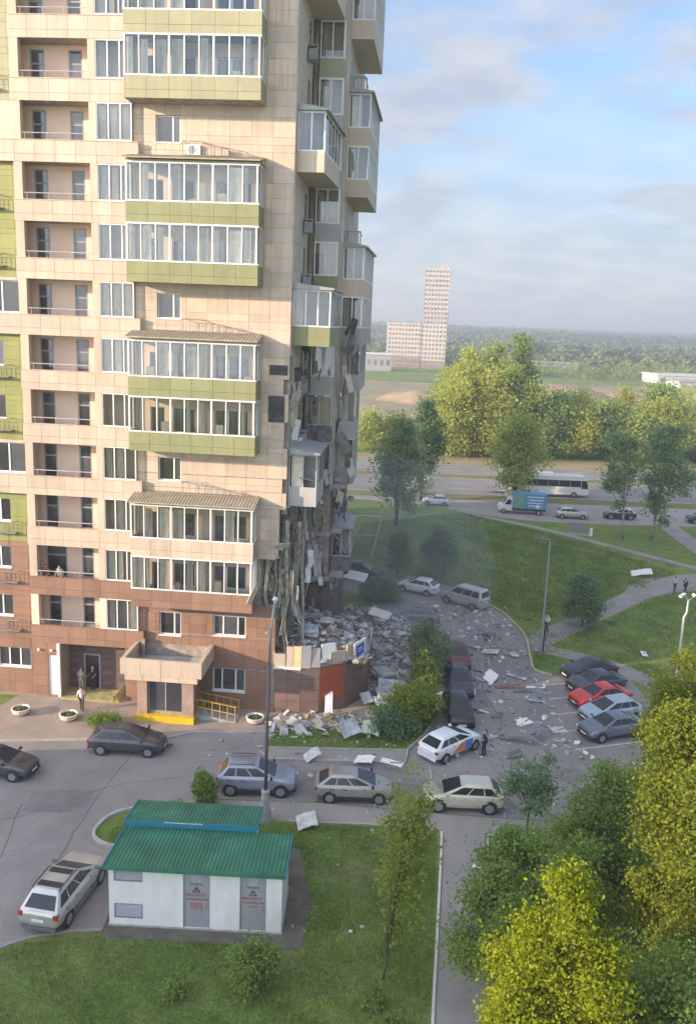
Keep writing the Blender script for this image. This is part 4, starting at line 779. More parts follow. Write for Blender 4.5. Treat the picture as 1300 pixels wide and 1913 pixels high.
def shed(name, label, x, y, sx, sy, h, m, rm, rz=0.0, group=None, wins=6):
    e = empty(name, label, 'warehouse', (x, y, 0), rz, group, 4); z = float(hz(np.array([x]), np.array([y]))[0])
    MB().box(-sx/2, sx/2, -sy/2, sy/2, -1, z+h).build('wall', m, e); MB().box(-sx/2-0.5, sx/2+0.5, -sy/2-0.5, sy/2+0.5, z+h+0.01, z+h+0.8).build('roof', rm, e)
    for i in range(wins): piece('window', FARW, e, -sx/2+(i+0.25)*sx/wins, -sx/2+(i+0.7)*sx/wins, -sy/2-0.1, -sy/2, z+h*0.35, z+h*0.7)
WM = mat('white_sheet_wall', (0.62, 0.60, 0.58), 0.7, var=0.05, scale=0.05); RM2 = mat('grey_sheet_roof', (0.36, 0.37, 0.39), 0.6)
g3 = 'low sheds past the building site'
shed('warehouse', 'long white flat shed at the right edge past the building site', 205, 490, 78, 22, 4.5, WM, WM, 0.05, g3, 12)
shed('warehouse', 'white low shed in front of the long one beyond the scrub', 178, 440, 34, 14, 3.6, WM, RM2, 0.1, g3, 6)
shed('warehouse', 'grey-roofed shed behind the poplar clump', 118, 560, 48, 18, 6, RM2, RM2, 0.0, g3, 8)
shed('warehouse', 'long white roofed building far right under the forest', 255, 640, 110, 20, 5, WM, RM2, 0.0, g3, 12)
shed('grey_building', 'grey low building with arches left of the high-rise', 12, 500, 18, 14, 9, RM2, WM, 0.0, g3, 5)
# ------------------------------------------------------------------ the blown-out corner
def jslab(name, u0, u1, y0, y1, z, th, m, seed, parent=tower):
    """a floor slab with a broken outer edge"""
    q = random.Random(seed); pts = [(u0, y1), (u0, y0)]; n = 9
    for i in range(n+1):
        t = i/n; pts.append((u1-q.uniform(0.0, 1.3) if i not in (0,) else u1-0.3, y0+(y1-y0)*t))
    return MB().prism(pts[::-1] if False else pts, z-th, z, m=0).build(name, m, parent)
for n in (3, 4, 5): jslab('broken_slab', 5.5, 9.45, 1.9, 8.75, FL(n), 0.22, CONCD, n)
jslab('broken_slab', 5.5, 9.3, 1.9, 8.75, FL(6)-0.05, 0.25, CONC, 9)
piece('inner_partition', MAROON, tower, 5.42, 5.55, 1.9, 8.8, 0.0, 13.4)
piece('inner_partition', CONCD, tower, 7.2, 7.32, 4.6, 8.8, FL(2), FL(5)-0.25)
for n in (2, 3, 4): piece('inner_partition', mat('room_wall_%d' % n, ((0.30, 0.28, 0.24), (0.26, 0.22, 0.20), (0.34, 0.31, 0.25))[n-2], 0.9, var=0.25), tower, 5.6, 8.3-0.25*n, 4.4, 4.52, FL(n)+0.003, FL(n+1)-0.23)
MB().wall(5.6, 11.5, 0, 13.5, 8.85, 9.1, [(9.9, 10.8, FL(4)+0.3, FL(4)+2.5), (9.7, 10.9, FL(3)+0.2, FL(3)+2.6), (7.5, 8.6, FL(3)+0.1, FL(3)+2.3)]).build('stripped_wall', MAROON, tower)
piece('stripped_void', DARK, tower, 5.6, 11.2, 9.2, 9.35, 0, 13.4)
MB().wall(9.1, 24.0, 0, 13.5, 0, 0.3).build('stripped_side', MAROON, tower)
so_ = bpy.data.objects['stripped_side']; so_.rotation_euler = (0, 0, R(90)); so_.location = (11.5, 0, 0)
for n in (2, 3, 4, 5, 6): piece('slab_edge', CONC, tower, 9.47, 11.62, 8.5, 8.84, FL(n)-0.22, FL(n))
for n in (3, 4, 5): piece('slab_edge', CONC, tower, 11.52, 12.5-0.2*(n == 4), 9.4, 17, FL(n)-0.2, FL(n))
# wrecked bays still hanging on
SOOT = mat('scorched_parapet', (0.20, 0.19, 0.19), 0.9, var=0.3, scale=1.5); WRECK = mat('bent_frame', (0.45, 0.46, 0.46), 0.6, var=0.15)
bay('wrecked_bay', 5, 9.47, 11.25, 2.0, 6.2, GREYP, top=True, wrecked=True, pm=WRECK)
for n, mm in ((6, SOOT), (5, SOOT)): bay('wrecked_bay', n, 9.7, 11.46, 8.0, 8.79, mm, wrecked=True, pm=WRECK)
bay('wrecked_bay', 7, 11.52, 13.02, 11.5, 17.5, GREYP, top=False, wrecked=True, pm=WRECK)
for n, mm in ((6, GREYP), (5, GREYP), (3, SOOT)): bay('wrecked_bay', n, 11.52, 12.9, 10.6, 14.2, mm, top=n in (3,), wrecked=True, pm=WRECK)
PALE_ = mat('pale_sheet', (0.55, 0.56, 0.56), 0.8, var=0.1)
q = random.Random(3)
def hang(b, u, y, z0, z1, w_, th, m=0, sw=0.25):
    n = 5; a = q.uniform(0, 6.3); P = [(u+sw*q.uniform(-1, 1)*i/n, y+sw*q.uniform(-1, 1)*i/n, z0+(z1-z0)*i/n) for i in range(n+1)]
    ca, sa = math.cos(a)*w_/2, math.sin(a)*w_/2
    for i in range(n):
        (x0, y0, a0), (x1, y1, a1) = P[i], P[i+1]
        b.hexa([(x0-ca, y0-sa, a0), (x0+ca, y0+sa, a0), (x0+ca-sa*th, y0+sa+ca*th, a0), (x0-ca-sa*th, y0-sa+ca*th, a0), (x1-ca, y1-sa, a1), (x1+ca, y1+sa, a1), (x1+ca-sa*th, y1+sa+ca*th, a1), (x1-ca-sa*th, y1-sa+ca*th, a1)], m)
# torn insulation and cladding rails hanging down the corner
b = MB()
for i in range(54):
    u = q.uniform(8.0, 10.2); y = q.uniform(1.5, 4.5); z0 = q.uniform(9.0, 13.4); hang(b, u, y, z0, z0-q.uniform(2.0, 7.0), q.uniform(0.04, 0.26), 0.6, 0, 0.28)
struct(b.build('hanging_insulation', INSUL, tower), 'stuff')
b = MB()
for i in range(60):
    u = q.uniform(8.0, 11.6); y = q.uniform(1.6, 8.7); z0 = q.uniform(7.5, 17.5); hang(b, u, y, z0, z0-q.uniform(0.8, 3.0), q.uniform(0.05, 0.4), 0.4, q.choice((0, 0, 1, 2)), 0.25)
for i in range(30):
    y = q.uniform(9.5, 15); z0 = q.uniform(6, 14); hang(b, q.uniform(11.5, 12.4), y, z0, z0-q.uniform(1, 3), q.uniform(0.05, 0.4), 0.4, q.choice((0, 1, 2)), 0.4)
struct(b.build('hanging_debris', [CONCD, WRECK, MAROON], tower), 'stuff')
MB().tube([(10.5, 3.6, 3.6), (10.45, 3.5, 6.5), (10.3, 3.5, 9.4), (10.35, 3.6, 12.8)], 0.11, 7).build('bare_column', mat('pale_column', (0.45, 0.45, 0.36), 0.85, var=0.15), tower)
MB().tube([(9.35, 4.6, 3.6), (9.3, 4.7, 7), (9.35, 4.6, 13.3)], 0.2, 6).build('bare_column', CONCD, tower)
# loose cladding sheets around the torn corner
for (c, sx, sz, rot, m) in (((8.4, 1.35, 11.25), 1.9, 0.5, (0.25, 0.05, 0.1), BEIGE), ((8.3, 1.4, 10.75), 1.5, 0.7, (0.1, 0.0, 0.05), BEIGE), ((9.3, 1.3, 11.3), 1.0, 0.35, (0.6, -0.1, 0.3), GREYP), ((10.4, 2.6, 15.3), 0.9, 0.8, (1.2, 0.3, 0.5), GREYP), ((9.7, 3.2, 18.4), 0.9, 1.3, (0.1, 0.2, 1.3), WHITE), ((9.6, 5.0, 16.9), 0.6, 1.6, (0.2, 0.1, 1.1), WHITE), ((9.75, 2.4, 20.4), 1.1, 0.9, (0.3, -0.2, 1.2), BEIGE), ((9.65, 4.4, 20.9), 0.5, 1.5, (0.1, 0.1, 1.4), BEIGE), ((7.72, -0.02, 8.35), 0.35, 1.2, (0.0, 0.5, 0.8), BEIGE)):
    MB().slab(c, sx, 0.05, sz, rot).build('loose_panel', m, tower)
q = random.Random(17)
for i in range(74):   # torn cladding sheets and window bits all the way up to the middle of the block
    u, y = q.choice(((q.uniform(9.5, 9.75), q.uniform(1.7, 7.5)), (q.uniform(9.6, 11.3), q.uniform(7.7, 8.4)), (q.uniform(11.6, 13.0), q.uniform(9.3, 11.2)))); z = 12.5+12.5*q.random()**1.4
    MB().slab((u, y, z), q.uniform(0.2, 0.9), 0.04, q.uniform(0.3, 1.5), (q.uniform(-0.5, 0.5), q.uniform(-0.5, 0.5), q.uniform(0.4, 1.9))).build('loose_panel', q.choice((BEIGE, GREYP, CONCD, PALE_, WRECK, SOOT, SOOT, DARK, CONCD)), tower)
for n in (5, 6, 7):   # rooms laid open behind the torn side wall
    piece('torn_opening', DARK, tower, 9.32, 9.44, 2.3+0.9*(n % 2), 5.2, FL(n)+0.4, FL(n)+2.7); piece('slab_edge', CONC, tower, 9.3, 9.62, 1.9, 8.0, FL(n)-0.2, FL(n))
    b = MB()
    for k in range(7): y0 = q.uniform(2.2, 7.6); b.tube([(9.5, y0, FL(n)-0.1), (9.9+q.uniform(0, 0.5), y0+q.uniform(-.3, .3), FL(n)-0.2), (10.0+q.uniform(0, 0.6), y0+q.uniform(-.5, .5), FL(n)-0.7-q.random())], 0.018, 4)
    struct(b.build('bent_rebar', mat('rebar', (0.16, 0.10, 0.07), 0.8, 0.2), tower), 'stuff')
piece('lit_window', CURT, tower, 8.1, 8.7, 2.4, 2.45, 7.6, 9.0)
piece('slab_edge', BEIGE, tower, 7.72, 8.9, 1.3, 1.7, 10.35, 10.75)
for u0, u1, z0, z1 in ((8.0, 8.9, 7.2, 10.2),): MB().wall(u0, u1, z0, z1, 2.6, 2.75, [(8.3, 8.8, 7.9, 9.3)]).build('stripped_wall', mat('grey_green_wall', (0.22, 0.23, 0.19), 0.9, var=0.2), tower)
# --- single-storey annex wrapped round the corner
AP = [(8.95, 1.40), (10.7, 1.45), (11.9, 1.75), (13.5, 2.7), (14.85, 5.0), (14.85, 9.4)]
an = MB().prism(AP+[(9.0, 9.4)], 0, 3.15).build('annex', MAROON if False else mat('annex_brown', (0.20, 0.135, 0.11), 0.75, var=0.12, scale=0.8), tower)
an.data.materials[0] = mat('annex_brown', (0.20, 0.135, 0.11))
piece('annex_floor', CONCD, an, 9.2, 14.6, 5.2, 9.3, 3.15, 3.4)
def segbox(b, p, r, t0, t1, z0, z1, out, th, m=0, tilt=0.0):
    P, Q = Vector((*p, 0)), Vector((*r, 0)); d = (Q-P).normalized(); nn = Vector((d.y, -d.x, 0)); L_ = (Q-P).length
    a, c = P+d*L_*t0, P+d*L_*t1
    lo_, hi = [], []
    for (k, o_) in ((a, out-th), (c, out-th), (c, out), (a, out)): lo_.append((k+nn*o_)[:2]+(z0,)); hi.append((k+nn*(o_+tilt))[:2]+(z1,))
    b.hexa([lo_[3], lo_[2], lo_[1], lo_[0], hi[3], hi[2], hi[1], hi[0]], m)
# brown panels of the annex wall, one bright red-orange section, parapet panels
RED = mat('red_panel', (0.36, 0.085, 0.045), 0.65, var=0.08, scale=0.7)
for i in range(5):
    p, r_ = AP[i], AP[i+1]; L_ = math.dist(p, r_); k = max(1, round(L_/1.0))
    for j in range(k):
        for zz in range(4):
            if i == 2 and 0.0 <= (j+0.5)/k < 0.95 and zz in (1, 2, 3): continue
            b = MB(); segbox(b, p, r_, j/k+0.006, (j+1)/k-0.006, zz*0.79+0.01, (zz+1)*0.79-0.012, 0.04, 0.038); b.build('annex_panel', mat('annex_brown', (0.24, 0.15, 0.12), objvar=0.1), an)
b = MB(); segbox(b, AP[2], AP[3], 0.02, 0.95, 0.8, 3.14, 0.05, 0.048); b.build('red_panel', RED, an)
PARP = [(0, 0.02, 0.42, 3.2, 4.1, BEIGE, 0.05), (0, 0.45, 0.72, 3.2, 4.6, BEIGE, 0.0), (0, 0.73, 1.0, 3.15, 4.65, mat('warm_panel', (0.66, 0.52, 0.30), 0.6, var=0.05), 0.0), (1, 0.0, 0.5, 3.15, 4.7, GREYP, 0.02), (1, 0.55, 1.0, 3.2, 4.5, GREYP, -0.1), (2, 0.08, 0.62, 3.5, 4.65, WHITE, -0.25), (2, 0.35, 0.95, 3.3, 4.2, BEIGE, 0.12), (3, 0.0, 0.22, 3.3, 4.5, BEIGE, 0.0), (3, 0.75, 1.0, 3.2, 4.5, GREYP, -0.2), (4, 0, 0.4, 3.2, 4.3, GREYP, 0.1)]
for (i, t0, t1, z0, z1, m, ti) in PARP:
    b = MB(); segbox(b, AP[i], AP[i+1], t0, t1, z0, z1, 0.08, 0.09, 0, ti); b.build('parapet_panel', m, an)
for i in range(4):
    b = MB(); segbox(b, AP[i], AP[i+1], 0.0, 1.0, 3.155, 3.75, -0.06, 0.2); b.build('parapet_core', CONC, an)
b = MB(); segbox(b, AP[0], AP[1], 0.0, 1.0, 3.05, 3.22, 0.12, 0.1); b.build('ledge', WHITE, an)
def tw(u, y, z):   # tower-local to world
    return (TX+math.cos(TH)*u-math.sin(TH)*y, TY+math.sin(TH)*u+math.cos(TH)*y, z)
sg = empty('sign_board', 'square blue sign with a white border hanging on the annex parapet', 'sign', tw(14.2, 3.55, 3.5), TH+R(57))
BLUE = mat('sign_blue', (0.06, 0.11, 0.42), 0.5)
MB().slab((0, -0.16, 0.45), 1.25, 0.06, 1.25, (0.05, -0.12, 0)).build('board', WHITE, sg)
MB().slab((0, -0.20, 0.45), 0.86, 0.03, 0.80, (0.05, -0.12, 0)).build('blue_field', BLUE, sg)
MB().slab((0.0, -0.222, 0.58), 0.5, 0.012, 0.07, (0.05, -0.12, 0)).slab((0.03, -0.222, 0.40), 0.62, 0.012, 0.05, (0.05, -0.12, 0)).build('white_lettering', WHITE, sg)

# ------------------------------------------------------------------ rubble and scattered debris
def rubble(name, n, fn, seed, smin, smax, mats, parent=None):
    q = np.random.RandomState(seed); b = MB()
    for i in range(n):
        x, y, z = fn(q); s = smin+(smax-smin)*q.rand()**2.5; k = q.randint(3)
        dims = ((s, s*0.7, s*0.18), (s*1.6, s*0.22, s*0.16), (s*0.7, s*0.6, s*0.45))[k]
        b.slab((x, y, z+s*0.12), *dims, (q.uniform(-0.6, 0.6), q.uniform(-0.6, 0.6), q.uniform(0, 6.3)), q.randint(len(mats)))
    return struct(b.build(name, mats, parent), 'stuff')
PALE = mat('pale_debris', (0.58, 0.57, 0.54), 0.85, var=0.2, scale=2); BLUEG = mat('blue_grey_debris', (0.42, 0.46, 0.48), 0.85, var=0.3, scale=2); WOOD = mat('splintered_wood', (0.40, 0.30, 0.18), 0.9, var=0.3, scale=3)
BRICKD = mat('brown_debris', (0.27, 0.20, 0.16), 0.9, var=0.3, scale=2)
RM = [CONCD, CONC, PALE, BLUEG, CONCD, PALE, BRICKD, SOOT, WOOD, CONCD, BRICKD]
def heap1(q):
    u = q.uniform(8.0, 14.7); y = q.uniform(2.6, 9.3) if u > 12.5 else q.uniform(1.9, 9.0); h = 1.6*max(0, 1-((u-10.6)/4)**2)*min(1, (y-1)/3.5)
    return u, y, 3.2+h*q.rand()**0.6
rubble('rubble', 2600, heap1, 1, 0.07, 0.75, RM, tower)
def hm2(u, y): return 3.15+1.5*max(0, 1-((u-10.6)/4)**2)*min(1, max(0, (y-1.2))/3.5)
def heap_mesh(name, x0, x1, y0, y1, fz, m, parent, n=26, seed=0):
    q = np.random.RandomState(seed); V = []; F = []
    for j in range(n):
        for i in range(n):
            x, y = x0+(x1-x0)*i/(n-1), y0+(y1-y0)*j/(n-1); V.append((x, y, fz(x, y)+0.22*q.rand()-0.1))
    for j in range(n-1):
        for i in range(n-1): F.append((j*n+i, j*n+i+1, (j+1)*n+i+1, (j+1)*n+i))
    return struct(np_mesh(name, np.array(V), np.array(F), m, parent), 'stuff')
heap_mesh('rubble', 8.3, 13.2, 2.9, 8.8, lambda u, y: hm2(u, y)-0.12, CONCD, tower, 26, 1)
def hg(x, y): return max(0.0, 1.3*(1-((x-3.2)/3.2)**2)*(1-((y-64)/9.5)**2)) if abs(x-3.2) < 3.2 and abs(y-64) < 9.5 else 0.0
heap_mesh('rubble', 0.0, 6.4, 54.6, 73.4, lambda x, y: hg(x, y)-0.08, CONCD, None, 34, 2)
def heap2(q):
    x = q.uniform(0.3, 7.2); y = q.uniform(55, 74); return x, y, hg(x, y)
rubble('rubble', 3400, heap2, 2, 0.06, 0.85, RM)
def foot(q):
    x = q.uniform(-4.3, 2.6); return x, 50.0+0.16*(x+4)+q.normal()*0.75, 0.02
rubble('rubble', 260, foot, 3, 0.12, 0.9, [PALE, WOOD, CONCD, BEIGE, PALE])
def road1(q): return q.uniform(6.6, 15)+q.normal()*0.5, q.uniform(47, 76), 0.02
rubble('litter', 1000, road1, 4, 0.05, 0.45, [PALE, PALE, CONCD, SOOT, BLUEG, WHITE])
def road2(q): return q.uniform(-8, 14), q.uniform(40.5, 49), 0.02
rubble('litter', 360, road2, 5, 0.04, 0.28, [PALE, PALE, CONCD, SOOT])
def lawn(q): return q.uniform(-2, 6), q.uniform(29, 40), 0.05
rubble('litter', 40, lawn, 6, 0.05, 0.22, [PALE, WOOD])
g4 = 'facade pieces blown across the yard'
METAL = mat('bent_metal', (0.22, 0.23, 0.24), 0.6, 0.4, var=0.2); REDW = mat('reddish_strip', (0.30, 0.15, 0.12), 0.8, var=0.2)
def sheet_thing(name, label, x, y, sx, sy, rz, m, z=0.06, tilt=(0.06, 0.04), fold=0.0, th=0.05):
    e = empty(name, label, 'debris', (x, y, z), rz, g4, 0.3); b = MB(); q = random.Random(int(x*31+y*17)); n = 5
    for i in range(n):
        x0, x1 = -sx/2+sx*i/n, -sx/2+sx*(i+1)/n; k = lambda t: fold*math.sin(t/sx*2.6+0.6)+tilt[1]*t; j = q.uniform(0, 0.12)*sy
        b.hexa([(x0, -sy/2+j, k(x0)), (x1, -sy/2+j*0.5, k(x1)), (x1, sy/2-j*0.4, k(x1)+tilt[0]*sy), (x0, sy/2-j, k(x0)+tilt[0]*sy), (x0, -sy/2+j, k(x0)+th), (x1, -sy/2+j*0.5, k(x1)+th), (x1, sy/2-j*0.4, k(x1)+th+tilt[0]*sy), (x0, sy/2-j, k(x0)+th+tilt[0]*sy)])
    b.build('sheet', m, e); 
    c = MB().slab((sx*0.2, 0, th+fold*0.6+0.03), sx*0.5, 0.05, 0.05, (0, 0, 0.4)); c.build('bent_rail', METAL, e)
for a in (
 ('panel_sheet', 'bluish white folded sheet on the grass beside the big lamp base', -1.45, 39.2, 1.0, 1.1, 0.2, PALE, 0.15, (0.15, 0.05), 0.12),
 ('panel_sheet', 'white sheet lying on the kerb strip above the beige crossover', 1.55, 45.6, 1.1, 0.7, -0.4, WHITE, 0.25, (0.2, 0.08), 0.1),
 ('panel_sheet', 'long white strip leaning over the road behind the beige crossover', 3.1, 45.0, 1.3, 0.45, -0.4, WHITE, 0.5, (0.1, -0.1), 0.05),
 ('panel_sheet', 'crumpled pale piece on the kerb just right of the big lamp', -1.5, 45.9, 0.9, 0.7, 0.4, PALE, 0.2, (0.25, 0.1), 0.2),
 ('panel_sheet', 'blue-grey square sheet leaning on the grass strip', 0.65, 48.9, 1.2, 1.05, 0.5, BLUEG, 0.35, (0.5, 0.1), 0.05),
 ('panel_sheet', 'curved pale green sheet next to the leaning blue-grey square', 2.0, 49.2, 1.2, 1.0, -0.3, mat('pale_green_sheet', (0.5, 0.55, 0.45), 0.7), 0.3, (0.4, -0.3), 0.2),
 ('panel_sheet', 'white square flake lying in the middle of the parking lane', 12.1, 52.0, 0.95, 0.9, 0.5, WHITE, 0.04, (0.02, 0.0)),
 ('panel_sheet', 'pinkish white square flake before the red car', 14.1, 51.0, 0.95, 0.8, 0.2, mat('pink_flake', (0.58, 0.48, 0.50), 0.8), 0.04, (0.02, 0.0)),
 ('panel_sheet', 'white crumpled lump at the centre of the littered lane', 10.9, 58.6, 0.95, 0.9, 0.9, WHITE, 0.15, (0.3, 0.2), 0.15),
 ('panel_sheet', 'grey-white slab with dark underside further up the lane', 11.7, 64.0, 1.3, 0.7, -0.4, PALE, 0.12, (0.1, 0.1), 0.05),
 ('panel_sheet', 'small pale block beside the lane before the curved kerb', 13.5, 63.6, 0.6, 0.7, 0.3, PALE, 0.15, (0.05, 0.05)),
 ('bent_strip', 'dark bent strip lying high on the lane near the grey wagon', 12.0, 68.0, 1.6, 0.5, -0.5, METAL, 0.12, (0.1, 0.1), 0.1),
 ('bent_strip', 'grey long strip lying across the lane by the maroon car', 10.3, 65.2, 1.8, 0.4, -0.7, BLUEG, 0.08, (0.05, 0.05), 0.05),
 ('bent_strip', 'reddish flat strip on the asphalt before the black parked cars', 12.0, 57.6, 1.9, 0.5, 0.1, REDW, 0.05, (0.03, 0.0)),
 ('bent_strip', 'dark flat bar just below the reddish strip', 12.9, 56.9, 1.3, 0.35, 0.05, METAL, 0.06, (0.03, 0.0)),
 ('bent_strip', 'white thin strip pointing at the round manhole patch', 14.0, 57.6, 1.3, 0.2, 0.02, WHITE, 0.06, (0.02, 0.0)),
 ('bent_strip', 'pale blue-grey bar lying before the red car front', 13.6, 55.3, 1.1, 0.35, -0.05, BLUEG, 0.08, (0.04, 0.0)),
 ('bent_strip', 'long diagonal pale strip below the curved kerb', 12.9, 59.4, 1.6, 0.25, -0.7, PALE, 0.07, (0.03, 0.03)),
 ('bent_strip', 'twisted dark metal strip lying nearest to the livery car', 11.2, 49.2, 2.4, 0.35, -0.35, METAL, 0.15, (0.1, 0.0), 0.2),
 ('bent_strip', 'curled dark strip ending beside the twisted metal strip', 12.5, 49.7, 1.7, 0.3, 0.5, METAL, 0.15, (0.1, 0.1), 0.2),
 ('bent_strip', 'short black lump on the asphalt below the twisted metal strip', 10.6, 47.3, 0.8, 0.6, 0.3, SOOT, 0.12, (0.1, 0.1), 0.1),
 ('panel_sheet', 'white flake on the grass patch by the path fork', 17.3, 61.9, 0.7, 0.3, 0.1, WHITE, 0.08, (0.05, 0.0)),
 ('panel_sheet', 'white crumpled sheet far out on the lawn beside the path', 31.6, 88.4, 2.1, 1.3, -0.2, WHITE, 0.2, (0.2, 0.1), 0.15),
 ('panel_sheet', 'small white scrap lying on the footpath near its end', 6.9, 36.3, 0.6, 0.25, -0.1, WHITE, 0.05, (0.03, 0.0)),
 ('panel_sheet', 'white board propped against the wrecked cars at the corner', 3.0, 67.6, 1.9, 0.8, -0.55, WHITE, 1.5, (0.5, -0.1), 0.02),
 ('panel_sheet', 'white board hanging high by the dark off-roader', 0.9, 74.0, 2.2, 0.9, -0.45, WHITE, 2.7, (0.6, -0.05), 0.02),
 ('panel_sheet', 'white upright strip leaning on the red-orange annex wall', -0.75, 52.15, 0.5, 1.3, 0.05, WHITE, 0.1, (1.1, 0.0), 0.0),
 ('panel_sheet', 'pale blue square propped at the annex end', 1.75, 53.6, 0.75, 0.7, 0.5, BLUEG, 0.3, (0.7, 0.1), 0.0),
 ('panel_sheet', 'blue-grey block on top of the annex rubble', -2.3, 54.6, 1.3, 0.8, 0.0, BLUEG, 4.75, (0.4, 0.0), 0.0),
 ('panel_sheet', 'white block behind the blue-grey one on the annex rubble', -1.2, 56.2, 0.9, 0.6, -0.3, PALE, 4.9, (0.3, 0.1), 0.0),
 ('panel_sheet', 'pair of white flakes on the grass between the two footpaths', 24.2, 65.0, 0.8, 0.5, 1.5, WHITE, 0.1, (0.1, 0.1), 0.0),
): sheet_thing(*a)
# dusty slabs that slid off beside the annex
for i, (x, y, z, l) in enumerate(((3.5, 55.0, 0.9, 'dusty concrete slab on top of the stack beside the annex end'), (3.3, 54.3, 0.6, 'dusty concrete slab in the middle of the stack beside the annex end'), (3.1, 53.6, 0.3, 'dusty concrete slab lowest in the stack beside the annex end'), (3.0, 56.6, 1.2, 'broad grey slab half buried behind the stacked slabs'))):
    o = MB().slab((0, 0, 0), 1.9-0.2*i, 1.3, 0.22, (0.15, 0.12, 0.2*i)).build('concrete_slab', CONC if i % 2 else BLUEG, None); o.location = (x, y, z); tag(o, l, 'debris', g4); bevel(o, 0.03)
mh = MB().lathe([(0.62, 0), (0.62, 0.012), (0.5, 0.016)], (0, 0, 0), 20).build('manhole_patch', mat('manhole', (0.26, 0.28, 0.28), 0.8, var=0.2)); mh.location = (14.4, 57.1, 0.006); tag(mh, 'round grey manhole patch on the asphalt before the black sedan', 'manhole')
# ------------------------------------------------------------------ vehicles
TYRE = mat('tyre', (0.025, 0.025, 0.027), 0.85, var=0.1); RIM = mat('alloy_rim', (0.40, 0.41, 0.43), 0.35, 0.7, var=0.1); CGLASS = mat('car_glass', (0.026, 0.030, 0.036), 0.16, var=0.2, spec=0.55)
PLAST = mat('black_plastic', (0.035, 0.035, 0.038), 0.6, var=0.1); LAMPW = mat('headlight', (0.62, 0.65, 0.68), 0.1, var=0.1, spec=0.8); LAMPR = mat('taillight', (0.40, 0.03, 0.03), 0.2, var=0.1, spec=0.7); PLATE = mat('plate', (0.7, 0.7, 0.68), 0.5, var=0.04)
def paint(name, c, metal=0.25, dust=0.0):
    return mat('paint_'+name, c, 0.32+dust, metal, var=0.05, scale=1.5, spec=0.5, coat=0.6*(1-2*dust))
KIND = {  # L, W, H, belt, lower-body stations (x/L, zbottom, ztop, width), greenhouse (base rear, roof rear, roof front, base front), clearance
 'sedan': dict(L=4.5, W=1.78, H=1.46, belt=0.93, st=[(-.5,.50,.72,.80), (-.485,.36,.90,.90), (-.43,.26,.96,.97), (-.25,.22,.95,1), (0,.20,.94,1), (.2,.20,.92,1), (.28,.20,.90,.99), (.40,.22,.80,.96), (.47,.26,.70,.88), (.5,.40,.58,.76)], gh=(-.415,-.20,.03,.265)),
 'hatch': dict(L=4.0, W=1.74, H=1.52, belt=0.96, st=[(-.5,.50,.80,.86), (-.485,.36,.94,.93), (-.43,.26,.97,.98), (-.25,.22,.97,1), (0,.20,.96,1), (.2,.20,.94,1), (.29,.20,.92,.99), (.41,.22,.82,.96), (.47,.26,.72,.88), (.5,.40,.60,.76)], gh=(-.475,-.32,.02,.295)),
 'wagon': dict(L=4.6, W=1.80, H=1.52, belt=0.96, st=[(-.5,.50,.84,.88), (-.487,.36,.95,.94), (-.43,.26,.97,.98), (-.25,.22,.97,1), (0,.20,.96,1), (.2,.20,.94,1), (.28,.20,.92,.99), (.41,.22,.82,.96), (.47,.26,.72,.88), (.5,.40,.60,.76)], gh=(-.475,-.35,.02,.275)),
 'suv': dict(L=4.5, W=1.86, H=1.70, belt=1.06, st=[(-.5,.55,.94,.90), (-.487,.40,1.04,.95), (-.43,.32,1.07,.99), (-.25,.28,1.07,1), (0,.27,1.06,1), (.2,.27,1.05,1), (.27,.27,1.03,.99), (.41,.29,.95,.97), (.475,.34,.86,.92), (.5,.48,.74,.82)], gh=(-.475,-.36,.01,.26)),
 'van': dict(L=4.9, W=1.90, H=1.92, belt=1.12, st=[(-.5,.50,1.0,.94), (-.49,.36,1.10,.97), (-.43,.28,1.12,1), (-.25,.25,1.12,1), (0,.24,1.12,1), (.2,.24,1.10,1), (.30,.24,1.06,.99), (.41,.26,.94,.96), (.47,.30,.82,.90), (.5,.42,.68,.80)], gh=(-.487,-.455,.14,.31)),
}
